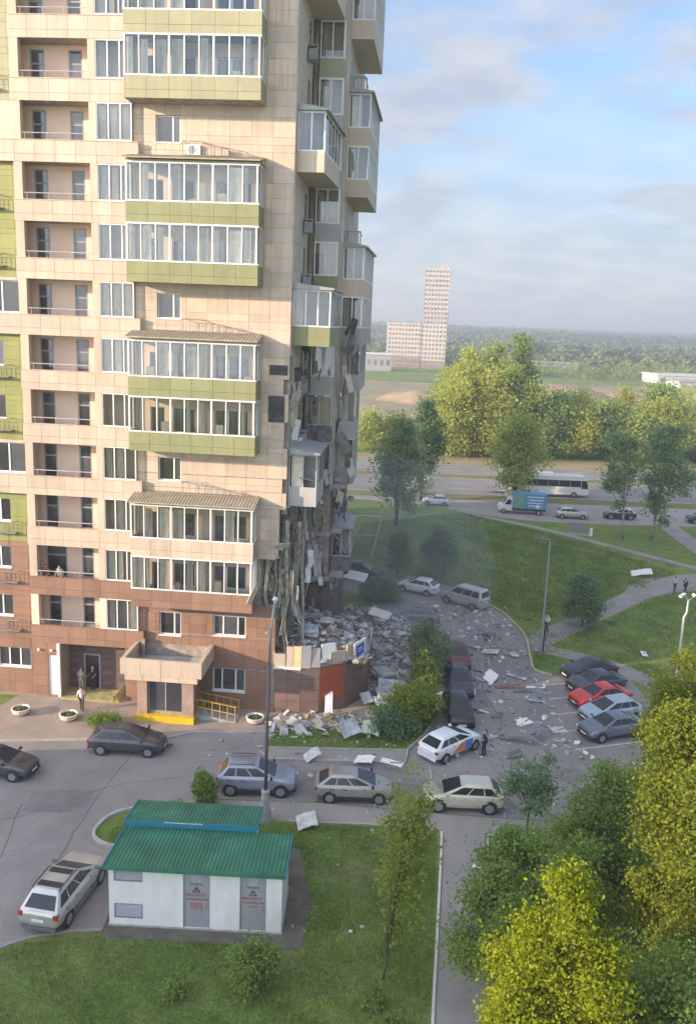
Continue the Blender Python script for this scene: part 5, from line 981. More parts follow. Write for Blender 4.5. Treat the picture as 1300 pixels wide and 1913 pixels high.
def car(label, x, y, head, kind, pm, group=None, name='parked_car', low=None, rails=False, L=None, sunroof=False, roofm=None, nwin=3, dust=False, openhood=False, z=0.0):
    K = KIND[kind]; L = L or K['L']; W, H, zb = K['W'], K['H'], K['belt']
    e = empty(name, label, 'minivan' if kind == 'van' else 'car', (x, y, z+0.006), R(head), group, 1)
    b = MB(); rings = []
    zb += 0.05
    for (fx, z0, z1, fw_) in K['st']:
        z1 += 0.07 if abs(fx) < 0.45 else 0.03; h = W/2*fw_*1.02; zm = (z0+z1)/2
        half = [(h*0.80, z0), (h*0.955, z0+0.10), (h*0.995, zm-0.04), (h, zm+0.10), (h*0.965, z1-0.06), (h*0.86, z1), (h*0.4, z1+0.025)]
        rings.append([(fx*L, a, c) for a, c in half]+[(fx*L, -a, c) for a, c in half[::-1]])
    n = len(rings[0]); vs = [p for r_ in rings for p in r_]
    fs = [(i*n+k, i*n+(k+1)%n, (i+1)*n+(k+1)%n, (i+1)*n+k) for i in range(len(rings)-1) for k in range(n)]+[tuple(range(n))[::-1], tuple(range((len(rings)-1)*n, len(rings)*n))]
    fs = [f[::-1] for f in fs]
    body = b.add(vs, fs).build('body', pm, e, True)
    sd = body.modifiers.new('s', 'SUBSURF'); sd.levels = 1; sd.render_levels = 1
    g0, g1, g2, g3 = [q*L for q in K['gh']]; wb, wt = W/2*0.91, W/2*0.68
    zr = H-0.05
    base = [(g0, -wb), (g3, -wb), (g3, wb), (g0, wb)]; top = [(g1, -wt), (g2, -wt), (g2, wt), (g1, wt)]
    cbn = MB(); B = [Vector((px, py, zb-0.03)) for px, py in base]; T = [Vector((g1, -wt, zr-0.07)), Vector((g2, -wt, zr-0.04)), Vector((g2, wt, zr-0.04)), Vector((g1, wt, zr-0.07))]
    roof = [(g1+0.12, -wt*0.8, H), (g2-0.2, -wt*0.8, H), (g2-0.2, wt*0.8, H), (g1+0.12, wt*0.8, H)]
    cbn.add(B+T+[Vector(p) for p in roof], [(0,1,5,4), (1,2,6,5), (2,3,7,6), (3,0,4,7), (4,5,9,8), (5,6,10,9), (6,7,11,10), (7,4,8,11), (8,9,10,11)])
    cb_ = cbn.build('cabin', roofm or pm, e); bevel(cb_, 0.07, 3); [setattr(p_, 'use_smooth', True) for p_ in cb_.data.polygons]
    def patch(nm, A, Bq, C, D, s0, s1, t0, t1, m, off=0.012, par=e, th=0.012):
        def P(s, t): return (A*(1-s)+Bq*s)*(1-t)+(D*(1-s)+C*s)*t
        nrm = (Bq-A).cross(D-A).normalized(); p = [P(s0,t0), P(s1,t0), P(s1,t1), P(s0,t1)]
        mb_ = MB().hexa([k+nrm*(off-th) for k in p]+[k+nrm*off for k in p], 0); return mb_.build(nm, m, par)
    patch('windscreen', B[1], B[2], T[2], T[1], 0.07, 0.93, 0.10, 0.93, CGLASS)
    patch('rear_window', B[3], B[0], T[0], T[3], 0.09, 0.91, 0.14 if kind != 'sedan' else 0.1, 0.90, CGLASS)
    for s in (0, 1):
        A, Bq, C, D = (B[0], B[1], T[1], T[0]) if s == 0 else (B[2], B[3], T[3], T[2])
        cuts = [0.06, 0.30, 0.60, 0.93] if nwin == 3 else [0.06, 0.48, 0.93]
        if s: cuts = [1-c for c in cuts[::-1]]
        for i in range(len(cuts)-1): patch('side_window', A, Bq, C, D, cuts[i]+0.012, cuts[i+1]-0.012, 0.15, 0.90, CGLASS)
    for s in (-1, 1):
        ys = (W/2-0.05, W/2+0.004) if s > 0 else (-W/2-0.004, -W/2+0.05)
        for xs_ in (g2*0.5+g3*0.5-0.12, (g1+g2)/2-0.02, g1*0.75+g0*0.25+0.18): MB().box(xs_-0.009, xs_+0.009, *ys, 0.38, zb-0.06).build('door_seam', PLAST, e)
        for xs_ in ((g1+g2)/2+0.14, g1*0.75+g0*0.25+0.36): MB().box(xs_-0.09, xs_+0.09, *((W/2-0.03, W/2+0.022) if s > 0 else (-W/2-0.022, -W/2+0.03)), zb-0.20, zb-0.165).build('door_handle', low or pm, e)
    # wheels
    rw = 0.325 if kind in ('sedan', 'hatch') else 0.36
    for fx in (-.315, .31):
        for s in (-1, 1):
            arch = MB().tube([(fx*L, s*(W/2-0.28), rw+0.02), (fx*L, s*(W/2+0.006), rw+0.02)], rw+0.055, 18).build('wheel_arch', PLAST, e)
            wh = MB().tube([(fx*L, s*(W/2-0.20), rw), (fx*L, s*(W/2-0.01), rw), (fx*L, s*(W/2+0.015), rw)], [rw, rw, rw-0.03], 20).build('wheel', TYRE, e)
            MB().tube([(fx*L, s*(W/2-0.1), rw), (fx*L, s*(W/2+0.022), rw)], rw*0.66, 14).build('rim', RIM, wh)
    # lights, plates, bumpers, mirrors
    zl = K['st'][-2][2]; zt_ = K['st'][1][2]
    for s in (-1, 1):
        MB().hexa([(L*.435, s*W*.30, zl-0.13), (L*.488, s*W*.30, zl-0.15), (L*.470, s*W*.435, zl-0.12), (L*.42, s*W*.452, zl-0.08), (L*.435, s*W*.30, zl+0.03), (L*.478, s*W*.30, zl-0.02), (L*.455, s*W*.43, zl+0.0), (L*.42, s*W*.45, zl+0.05)][::1] if s > 0 else
                  [(L*.42, s*W*.452, zl-0.08), (L*.470, s*W*.435, zl-0.12), (L*.488, s*W*.30, zl-0.15), (L*.435, s*W*.30, zl-0.13), (L*.42, s*W*.45, zl+0.05), (L*.455, s*W*.43, zl+0.0), (L*.478, s*W*.30, zl-0.02), (L*.435, s*W*.30, zl+0.03)]).build('headlight', LAMPW, e)
        hh = 0.42 if kind in ('wagon', 'suv', 'van') else 0.16
        MB().box(-L*.498, -L*.44, *( (W*.36, W*.468) if s > 0 else (-W*.468, -W*.36)), zt_-0.19, zt_-0.19+min(hh, 0.19)).build('taillight', LAMPR, e)
        MB().slab((g3-0.28, s*(W/2+0.07), zb+0.06), 0.12, 0.2, 0.13, (0, 0, 0)).build('mirror', low or pm, e)
    pl = L*.5
    MB().box(pl-0.03, pl+0.012, -0.26, 0.26, 0.40, 0.51).build('number_plate', PLATE, e); MB().box(-pl-0.012, -pl+0.03, -0.26, 0.26, zt_-0.36, zt_-0.25).build('number_plate', PLATE, e)
    MB().box(pl-0.10, pl+0.004, -W*.26, W*.26, 0.53, 0.64).build('grille', PLAST, e)
    MB().box(-pl-0.004, -pl+0.10, -W*.40, W*.40, 0.30, 0.46).build('bumper', low or PLAST if kind in ('suv', 'wagon') else pm, e); MB().box(pl-0.14, pl-0.0, -W*.36, W*.36, 0.27, 0.36).build('bumper', PLAST, e)
    if rails:
        for s in (-1, 1): MB().tube([(g1+0.1, s*(wt-0.03), zr+0.02), (g1+0.2, s*(wt-0.03), H+0.05), (g2-0.25, s*(wt-0.03), H+0.05), (g2-0.15, s*(wt-0.03), zr+0.02)], 0.025, 5).build('roof_rail', PLAST, e)
    if sunroof:
        MB().box(g1+0.25, g1+0.6, -wt*0.82, wt*0.82, H-0.01, H+0.012).build('roof_glass', PLAST, e); MB().box(g2-0.55, g2-0.22, -wt*0.8, wt*0.8, H-0.01, H+0.012).build('roof_glass', PLAST, e)
    if low: 
        for s in (-1, 1): MB().box(-L*.22, L*.22, *((W/2-0.06, W/2+0.008) if s > 0 else (-W/2-0.008, -W/2+0.06)), 0.26, 0.42).build('sill', low, e)
    if openhood: MB().slab((L*.33, 0, 1.35), 1.1, 1.4, 0.04, (0, -0.9, 0)).build('open_bonnet', pm, e)
    return e
g5 = 'cars parked in the yard'; g6 = 'cars on the lot under the trees'
SILV = paint('silver', (0.52, 0.51, 0.48), 0.45); DKGREY = paint('dark_grey', (0.075, 0.078, 0.088), 0.4); BLK = paint('black', (0.022, 0.023, 0.028), 0.2); CREAM = paint('cream', (0.55, 0.53, 0.42), 0.2); WHT = paint('white', (0.72, 0.73, 0.74), 0.0)
BEIG = paint('beige_grey', (0.36, 0.34, 0.31), 0.4); SBLUE = paint('silver_blue', (0.30, 0.33, 0.40), 0.4); REDP = paint('red', (0.62, 0.035, 0.03), 0.1); LBLUE = paint('pale_blue', (0.40, 0.47, 0.53), 0.35); GREYB = paint('blue_grey', (0.17, 0.19, 0.23), 0.35); MARO = paint('maroon', (0.14, 0.03, 0.045), 0.25); DUST = paint('dusty_grey', (0.19, 0.20, 0.21), 0.1, 0.3); DNAVY = paint('dark_navy', (0.04, 0.05, 0.07), 0.3, 0.1)
car('silver estate car seen from behind, parked by the kiosk', -11.55, 32.75, 80, 'suv', SILV, g5, sunroof=True, rails=True, low=GREYB, L=4.65)
car('dark grey sedan entering at the left picture edge', -18.85, 43.2, -8, 'sedan', DKGREY, g5)
car('dark grey hatchback standing by the paved forecourt kerb', -12.35, 46.25, -1, 'hatch', DKGREY, g5, L=4.4)
car('silver-blue off-roader with dark roof parked behind the green kiosk', -4.35, 42.55, 1, 'suv', SBLUE, g5, rails=True, low=PLAST, L=4.3)
car('beige-grey crossover with its rear hatch damaged, in the roadside row', 0.95, 42.2, 1, 'hatch', BEIG, g5, low=PLAST, L=4.2)
car('cream estate car parked at the top of the footpath', 6.75, 41.75, 179, 'wagon', CREAM, g5, L=4.3, openhood=True)
pc = car('white saloon with orange and blue side livery by the grass strip', 6.75, 47.65, 43, 'hatch', WHT, g5, name='livery_car', L=4.3)
ORG = mat('livery_orange', (0.75, 0.24, 0.08), 0.4); LBL = mat('livery_blue', (0.08, 0.25, 0.75), 0.4)
for s in (-1, 1):
    y0, y1 = (-0.885, -0.86) if s < 0 else (0.86, 0.885)
    for (a, c, d, k, m) in ((-0.72, -0.2, 0.2, 0.5, ORG), (-0.2, 0.32, 0.5, 0.55, ORG), (0.30, 0.85, 0.55, 0.5, LBL), (0.72, 0.88, 0.5, 0.32, LBL)):
        MB().hexa([(a, y0, 0.44), (c, y0, 0.44), (c, y1, 0.44), (a, y1, 0.44), (a+0.16, y0, 0.44+d), (c+0.16, y0, 0.44+k), (c+0.16, y1, 0.44+k), (a+0.16, y1, 0.44+d)]).build('livery_stripe', m, pc)
g7 = 'row of cars parked nose-on along the debris'
car('black car with white plate, nearest of the nose-on row by the debris', 7.75, 52.2, -88, 'hatch', BLK, g7, L=3.9)
car('dark blue-grey sedan second in the nose-on row, debris on its roof', 8.35, 57.0, -90, 'sedan', DNAVY, g7, L=4.3)
car('maroon car third and farthest in the nose-on row', 8.85, 61.9, -92, 'hatch', MARO, g7, L=4.2)
car('dust-covered grey estate car with roof rails beside the rubble heap', 5.95, 70.6, 177, 'wagon', DUST, g7, name='wrecked_car', rails=True, dust=True)
car('dark off-roader with pale roof rails half hidden by the wrecked corner', 1.7, 83.3, -14, 'suv', DNAVY, g7, rails=True)
car('white hatchback parked at the top bend of the lane', 7.05, 79.35, 152, 'hatch', WHT, g5)
car('silver minivan with dark side windows on the lane bend', 11.15, 76.1, 139, 'van', SILV, g5, name='minivan', L=4.6)
for (x, y, lab, k, m) in ((18.4, 60.1, 'black sedan with pale windscreen at the far end of the lot row', 'sedan', BLK), (18.3, 57.8, 'dark grey sedan between the black sedan and the red car', 'sedan', DKGREY), (17.9, 55.4, 'bright red car in the lot row', 'sedan', REDP), (18.0, 53.1, 'pale blue car half covered by the leaves next to the red one', 'hatch', LBLUE), (17.4, 50.8, 'blue-grey car at the near end of the lot row under the tree', 'sedan', GREYB)):
    car(lab, x, y, 201, k, m, g6, L=4.3)
g8 = 'vehicles on the side road'
car('small white car on the side road left of the box van', 12.6, 121.6, 176, 'hatch', WHT, g8, L=3.9)
car('silver hatchback on the side road right of the box van', 31.0, 116.5, -2, 'hatch', SILV, g8, L=4.5)
car('black and white car on the side road behind the thin birch', 37.9, 117.4, 178, 'wagon', BLK, g8, roofm=WHT, L=4.4)
car('dark off-roader cut by the right picture edge', 49.3, 116.6, 182, 'suv', BLK, g8, L=4.5)
def wheel(e, x, y, s, rw):
    wh = MB().tube([(x, y-s*0.26, rw), (x, y, rw)], rw, 18).build('wheel', TYRE, e); MB().tube([(x, y-s*0.1, rw), (x, y+s*0.015, rw)], rw*0.6, 12).build('rim', RIM, wh)
# box van
tv = empty('box_van', 'white-cabbed box van with a blue and green printed side on the side road', 'box van', (24.1, 118.4, 0.012), R(173), g8, 1)
bx = MB().box(-3.6, 1.0, -1.05, 1.05, 0.85, 2.95).build('cargo_box', mat('box_blue', (0.10, 0.28, 0.52), 0.45, var=0.06), tv)
cabp = [(1.05, 0.45), (2.95, 0.45), (3.05, 0.85), (2.95, 1.15), (2.35, 1.32), (1.75, 2.15), (1.05, 2.25)]
b = MB(); n = len(cabp); b.add([(x, -0.98, z) for x, z in cabp]+[(x, 0.98, z) for x, z in cabp], [tuple(range(n))[::-1], tuple(range(n, 2*n))]+[(i, (i+1) % n, n+(i+1) % n, n+i) for i in range(n)][::1]); bevel(b.build('cab', WHT, tv), 0.05)
MB().hexa([(2.33, -0.85, 1.36), (2.36, 0.85, 1.36), (2.30, 0.85, 1.37), (2.28, -0.85, 1.37), (1.83, -0.8, 2.08), (1.83, 0.8, 2.08), (1.78, 0.8, 2.09), (1.78, -0.8, 2.09)]).build('windscreen', CGLASS, tv)
for s in (-1, 1):
    MB().hexa([(1.25, s*0.985-0.01, 1.3), (2.15, s*0.985-0.01, 1.3), (2.15, s*0.985+0.01, 1.3), (1.25, s*0.985+0.01, 1.3), (1.25, s*0.985-0.01, 2.0), (1.7, s*0.985-0.01, 2.0), (1.7, s*0.985+0.01, 2.0), (1.25, s*0.985+0.01, 2.0)]).build('side_window', CGLASS, tv)
    y = s*1.05
    MB().box(-0.6, 1.003, y-0.012, y+0.012, 0.87, 2.93).build('green_print', mat('print_green', (0.16, 0.36, 0.26), 0.5, var=0.15), tv)
    k = MB()
    for i in range(4): k.box(-3.2+0.1*i, -0.9-0.25*(i % 2), y-0.018, y+0.018, 2.5-i*0.42, 2.62-i*0.42)
    k.build('white_lettering', WHITE, tv)
    MB().tube([(-2.4, y, 1.25), (-2.4, y+s*0.02, 1.25)], 0.28, 16).build('round_mark', WHITE, tv)
    for x in (-2.6, 2.2): wheel(tv, x, s*0.98, s, 0.36)
    MB().box(2.95, 3.06, *((0.55, 0.85) if s > 0 else (-0.85, -0.55)), 0.75, 0.95).build('headlight', LAMPW, tv)
MB().box(-3.6, 1.1, -0.5, 0.5, 0.5, 0.85).build('chassis', PLAST, tv)
# coach
co_ = empty('coach', 'white touring coach with a dark window band driving on the highway', 'coach', (31.3, 132.5, 0.012), R(0), None, 2)
prof = [(-6, 0.45), (5.75, 0.45), (6.02, 0.9), (5.98, 1.6), (5.55, 3.1), (5.1, 3.45), (-5.8, 3.45), (-6, 3.2)]
n = len(prof); bevel(MB().add([(x, -1.25, z) for x, z in prof]+[(x, 1.25, z) for x, z in prof], [tuple(range(n)), tuple(range(n, 2*n))[::-1]]+[(i, n+i, n+(i+1) % n, (i+1) % n) for i in range(n)]).build('body', paint('coach_white', (0.74, 0.72, 0.68), 0.0), co_), 0.08)
for s in (-1, 1):
    y = s*1.25
    for i in range(6): MB().box(-5.6+i*1.72, -5.6+(i+1)*1.72-0.05, y-0.015, y+0.015, 1.75, 2.75).build('side_window', CGLASS, co_)
    MB().hexa([(4.75, y-0.015, 1.5), (5.85, y-0.015, 1.5), (5.85, y+0.015, 1.5), (4.75, y+0.015, 1.5), (4.75, y-0.015, 2.75), (5.55, y-0.015, 2.75), (5.55, y+0.015, 2.75), (4.75, y+0.015, 2.75)]).build('side_window', CGLASS, co_)
    for x in (-3.4, 3.7): wheel(co_, x, s*1.26, s, 0.48)
    MB().box(5.85, 6.03, *((0.75, 1.1) if s > 0 else (-1.1, -0.75)), 0.75, 1.0).build('headlight', LAMPW, co_)
MB().hexa([(6.0, -1.1, 1.55), (6.03, 1.1, 1.55), (5.98, 1.1, 1.55), (5.95, -1.1, 1.55), (5.6, -1.05, 3.05), (5.6, 1.05, 3.05), (5.55, 1.05, 3.05), (5.55, -1.05, 3.05)]).build('windscreen', CGLASS, co_)
MB().box(-3, 0.5, -0.8, 0.8, 3.45, 3.7).build('roof_unit', WHITE, co_)
# ------------------------------------------------------------------ transformer kiosk with green roofs
KW = mat('kiosk_white', (0.74, 0.75, 0.72), 0.6, var=0.05, scale=1.4, stretch=(2.0, 2.0, 0.5), stain=0.06); KR = mat('green_roof_sheet', (0.05, 0.215, 0.13), 0.5, var=0.16, scale=1.1, stain=0.25); KB = mat('blue_trim', (0.03, 0.22, 0.30), 0.45, var=0.08); KD = mat('kiosk_door_grey', (0.30, 0.32, 0.33), 0.6, var=0.06, scale=1.5); KV = mat('vent_grey', (0.36, 0.37, 0.41), 0.6, var=0.06)
SIGNR = mat('sign_red', (0.42, 0.05, 0.04), 0.6); SIGNK = mat('sign_black', (0.04, 0.04, 0.04), 0.6)
kk = empty('transformer_kiosk', 'white transformer kiosk with two green corrugated roofs and grey doors', 'kiosk', (-9.28, 31.36, 0), R(-1.2), s=2)
KL = 7.21
MB().wall(0, KL, 0.06, 2.85, 0, 0.16, [(3.1, 4.21, 0.08, 2.72), (5.46, 6.55, 0.08, 2.70), (0.21, 1.41, 2.1, 2.78), (0.21, 1.41, 0.37, 1.06)]).box(0, 0.16, 0.162, 2.84, 0.06, 2.58).box(KL-0.16, KL, 0.162, 2.84, 0.06, 2.58).box(0, KL, 2.842, 3.0, 0.06, 2.55).build('wall', KW, kk)
MB().box(-0.05, KL+0.05, -0.06, 3.05, -0.05, 0.055).build('plinth', CONC, kk)
for (x0, x1, zt) in ((3.1, 4.21, 2.72), (5.46, 6.55, 2.70)):
    d = MB().box(x0+0.02, x1-0.02, 0.03, 0.09, 0.09, zt-0.01).build('door', KD, kk)
    MB().box(x0, x0+0.04, -0.015, 0.03, 0.08, zt).box(x1-0.04, x1, -0.015, 0.03, 0.08, zt).box(x0+0.04, x1-0.04, -0.015, 0.03, zt-0.05, zt).build('frame', GREYF, d)
    xc = (x0+x1)/2
    MB().box(xc-0.2, xc+0.22, 0.015, 0.028, zt-0.52, zt-0.12).build('plate', KV, d)
    MB().tube([(x1-0.14, 0.03, 1.25), (x1-0.14, -0.05, 1.25), (x1-0.14, -0.05, 1.05), (x1-0.14, 0.03, 1.05)], 0.015, 5).build('handle', STEEL, d)
    MB().add([(xc-0.17, 0.026, zt-0.98), (xc+0.17, 0.026, zt-0.98), (xc, 0.026, zt-0.70), (xc-0.10, 0.024, zt-0.94), (xc+0.10, 0.024, zt-0.94), (xc, 0.024, zt-0.78)], [(0,1,4,3), (1,2,5,4), (2,0,3,5)]).add([(xc-0.02, 0.024, zt-0.92), (xc+0.03, 0.024, zt-0.87), (xc-0.01, 0.024, zt-0.80)], [(0,1,2)]).build('warning_triangle', SIGNK, d)
    def text(s, sz, z, m, dx=0.0):
        cu = bpy.data.curves.new('lettering', 'FONT'); cu.body = s; cu.size = sz; cu.align_x = 'CENTER'; cu.extrude = 0.002; cu.materials.append(m)
        o = bpy.data.objects.new('lettering', cu); COL.objects.link(o); bpy.context.view_layer.update()
        me = bpy.data.meshes.new_from_object(o.evaluated_get(bpy.context.evaluated_depsgraph_get())); bpy.data.objects.remove(o)
        o = bpy.data.objects.new('lettering', me); COL.objects.link(o); o.parent = d; o.location = (xc+dx, 0.022, z); o.rotation_euler = (R(90), 0, 0)
    text('ОПАСНО', 0.12, zt-0.64, SIGNK); text('ВЫСОКОЕ', 0.17, zt-1.16, SIGNR, -0.03); text('НАПРЯЖЕНИЕ', 0.135, zt-1.36, SIGNR, 0.02)
    if x0 < 4: MB().box(xc-0.24, xc+0.26, 0.018, 0.028, zt-1.78, zt-1.48).build('red_plate', mat('faded_red', (0.36, 0.19, 0.18), 0.7, var=0.2, scale=20), d)
    else: text('СТОЙ', 0.12, zt-1.56, SIGNR)
for (z0, z1) in ((2.1, 2.78), (0.37, 1.06)):
    v = MB().box(0.21, 1.41, 0.06, 0.1, z0, z1).build('vent', KV, kk); fr = MB().box(0.21, 0.26, -0.012, 0.058, z0, z1).box(1.36, 1.41, -0.012, 0.058, z0, z1).box(0.26, 1.36, -0.012, 0.058, z0, z0+0.04).box(0.26, 1.36, -0.012, 0.058, z1-0.04, z1).build('frame', GREYF, v)
    for i in range(6): 
        zz = z0+0.07+i*(z1-z0-0.14)/6; MB().hexa([(0.27, 0.0, zz), (1.35, 0.0, zz), (1.35, 0.05, zz+0.06), (0.27, 0.05, zz+0.06), (0.27, 0.0, zz+0.015), (1.35, 0.0, zz+0.015), (1.35, 0.05, zz+0.075), (0.27, 0.05, zz+0.075)]).build('slat', KV, v)
def kroof(x0, x1, y0, z0, y1, z1, ribs, nm='roof'):
    o = MB().hexa([(x0,y0,z0), (x1,y0,z0), (x1,y1,z1), (x0,y1,z1), (x0,y0,z0+0.05), (x1,y0,z0+0.05), (x1,y1,z1+0.05), (x0,y1,z1+0.05)]).build(nm, KR, kk); b = MB()
    for i in range(ribs):
        x = x0+(i+0.2)*(x1-x0)/ribs; wd = 0.55*(x1-x0)/ribs; b.hexa([(x,y0-0.005,z0+0.051), (x+wd,y0-0.005,z0+0.051), (x+wd,y1,z1+0.051), (x,y1,z1+0.051), (x+wd*.25,y0-0.005,z0+0.083), (x+wd*.75,y0-0.005,z0+0.083), (x+wd*.75,y1,z1+0.083), (x+wd*.25,y1,z1+0.083)])
    struct(b.build('roof_rib', KR, o), 'stuff'); return o
r1 = kroof(-0.12, 5.55, -0.24, 2.88, 3.05, 2.60, 34); r2 = kroof(5.565, KL+0.12, -0.24, 2.885, 3.05, 2.605, 10)
MB().box(-0.13, KL+0.13, -0.29, -0.245, 2.78, 2.97).build('eaves_strip', KR, kk)
for x in (-0.17, KL+0.13): MB().hexa([(x,-0.29,2.8), (x+0.05,-0.29,2.8), (x+0.05,3.06,2.52), (x,3.06,2.52), (x,-0.29,3.0), (x+0.05,-0.29,3.0), (x+0.05,3.06,2.72), (x,3.06,2.72)]).build('verge_trim', KB, kk)
MB().box(-0.05, 5.58, 3.16, 5.2, 0.0, 2.48).build('rear_wall', KW, kk)
kroof(-0.15, 5.7, 3.10, 2.86, 5.35, 2.52, 36, 'rear_roof')
MB().box(-0.17, 5.72, 3.07, 3.098, 2.66, 2.96).build('rear_fascia', KB, kk); MB().box(1.6, 3.3, 3.06, 3.069, 2.90, 2.95).build('worn_strip', PALE, kk)
for x in (-0.20, 5.72): MB().hexa([(x,3.07,2.72), (x+0.05,3.07,2.72), (x+0.05,5.36,2.4), (x,5.36,2.4), (x,3.07,2.98), (x+0.05,3.07,2.98), (x+0.05,5.36,2.64), (x,5.36,2.64)]).build('verge_trim', KB, kk)

# ------------------------------------------------------------------ street lamps
LP = mat('lamp_post_grey', (0.33, 0.34, 0.35), 0.5, 0.4, var=0.1); LPD = mat('lamp_post_dark', (0.13, 0.12, 0.12), 0.6, 0.3, var=0.1); PALEP = mat('lamp_post_pale', (0.52, 0.55, 0.54), 0.5, 0.2, var=0.06)
l1 = empty('street_lamp', 'tall street lamp on a conical concrete base by the kiosk', 'street lamp', (-3.6, 39.54, 0), 0, 'street lamps', 1)
MB().lathe([(0.36, 0), (0.34, 0.35), (0.25, 0.9), (0.235, 0.92), (0.2, 1.55), (0.23, 1.58), (0.23, 1.68), (0.1, 1.72)], (0,0,0), 16).build('base', CONC, l1, False)
MB().tube([(0, 0, 1.7), (0.0, 0, 4.5), (0.03, 0, 8.4)], [0.095, 0.085, 0.07], 10).build('lower_pole', LPD, l1, True)
MB().tube([(0.03, 0, 8.4), (0.08, 0, 10.2), (0.24, 0, 11.8)], [0.065, 0.055, 0.045], 8).build('upper_pole', LP, l1, True)
h_ = MB().lathe([(0.04, -0.02), (0.14, 0.02), (0.16, 0.09), (0.10, 0.18), (0.04, 0.22)], (0.27, 0, 11.8), 14).build('lamp_head', PALEP, l1, True); MB().lathe([(0.09, 0), (0.10, -0.04), (0.03, -0.07)], (0.27, 0, 11.78), 12).build('lens', LAMPW, h_)
l2 = empty('street_lamp', 'thin grey street lamp standing at the fork of the footpaths', 'street lamp', (15.75, 64.35, 0), 0, 'street lamps', 1)
MB().tube([(0, 0, 0), (0, 0, 2.2), (-0.02, 0, 2.25), (-0.06, 0, 9.2)], [0.12, 0.12, 0.085, 0.06], 8).build('pole', LP, l2); MB().tube([(-0.06, 0, 9.1), (-0.12, 0, 9.4), (-0.9, 0, 9.55)], [0.05, 0.04, 0.035], 6).build('arm', LP, l2)
h_ = MB().hexa([(-1.45,-0.14,9.5), (-0.8,-0.11,9.48), (-0.8,0.11,9.48), (-1.45,0.14,9.5), (-1.4,-0.1,9.64), (-0.8,-0.08,9.62), (-0.8,0.08,9.62), (-1.4,0.1,9.64)]).build('lamp_head', LPD, l2); MB().box(-1.38, -0.95, -0.09, 0.09, 9.46, 9.485).build('lens', LAMPW, h_)
l3 = empty('street_lamp', 'pale street lamp rising out of the tree crowns at the right edge', 'street lamp', (22.0, 52.9, 0), 0, 'street lamps', 1)
MB().tube([(0, 0, 0), (-0.02, 0, 7.4), (0.12, 0, 7.7), (0.12, 0, 8.6)], [0.10, 0.08, 0.07, 0.06], 8).build('pole', PALEP, l3); MB().tube([(0.12, 0, 8.5), (-0.3, -0.3, 8.95)], 0.04, 6).tube([(0.12, 0, 8.5), (0.4, -0.2, 8.9)], 0.04, 6).build('arm', PALEP, l3)
for (x, y) in ((-0.45, -0.4), (0.45, -0.25)): 
    h_ = MB().slab((x, y, 8.98), 0.5, 0.22, 0.14, (0.0, -0.25 if x < 0 else 0.25, 0.6)).build('lamp_head', PALEP, l3); MB().slab((x, y, 8.895), 0.36, 0.14, 0.02, (0, -0.25 if x < 0 else 0.25, 0.6)).build('lens', LAMPW, h_)
tag(MB().tube([(15.98, 64.75, 0), (15.99, 64.76, 1.9)], [0.10, 0.10], 8).lathe([(0.12, 1.9), (0.09, 1.97), (0.02, 2.0)], (15.99, 64.76, 0), 8).build('dark_post', PLAST), 'short black post right behind the thin lamp at the path fork', 'post')

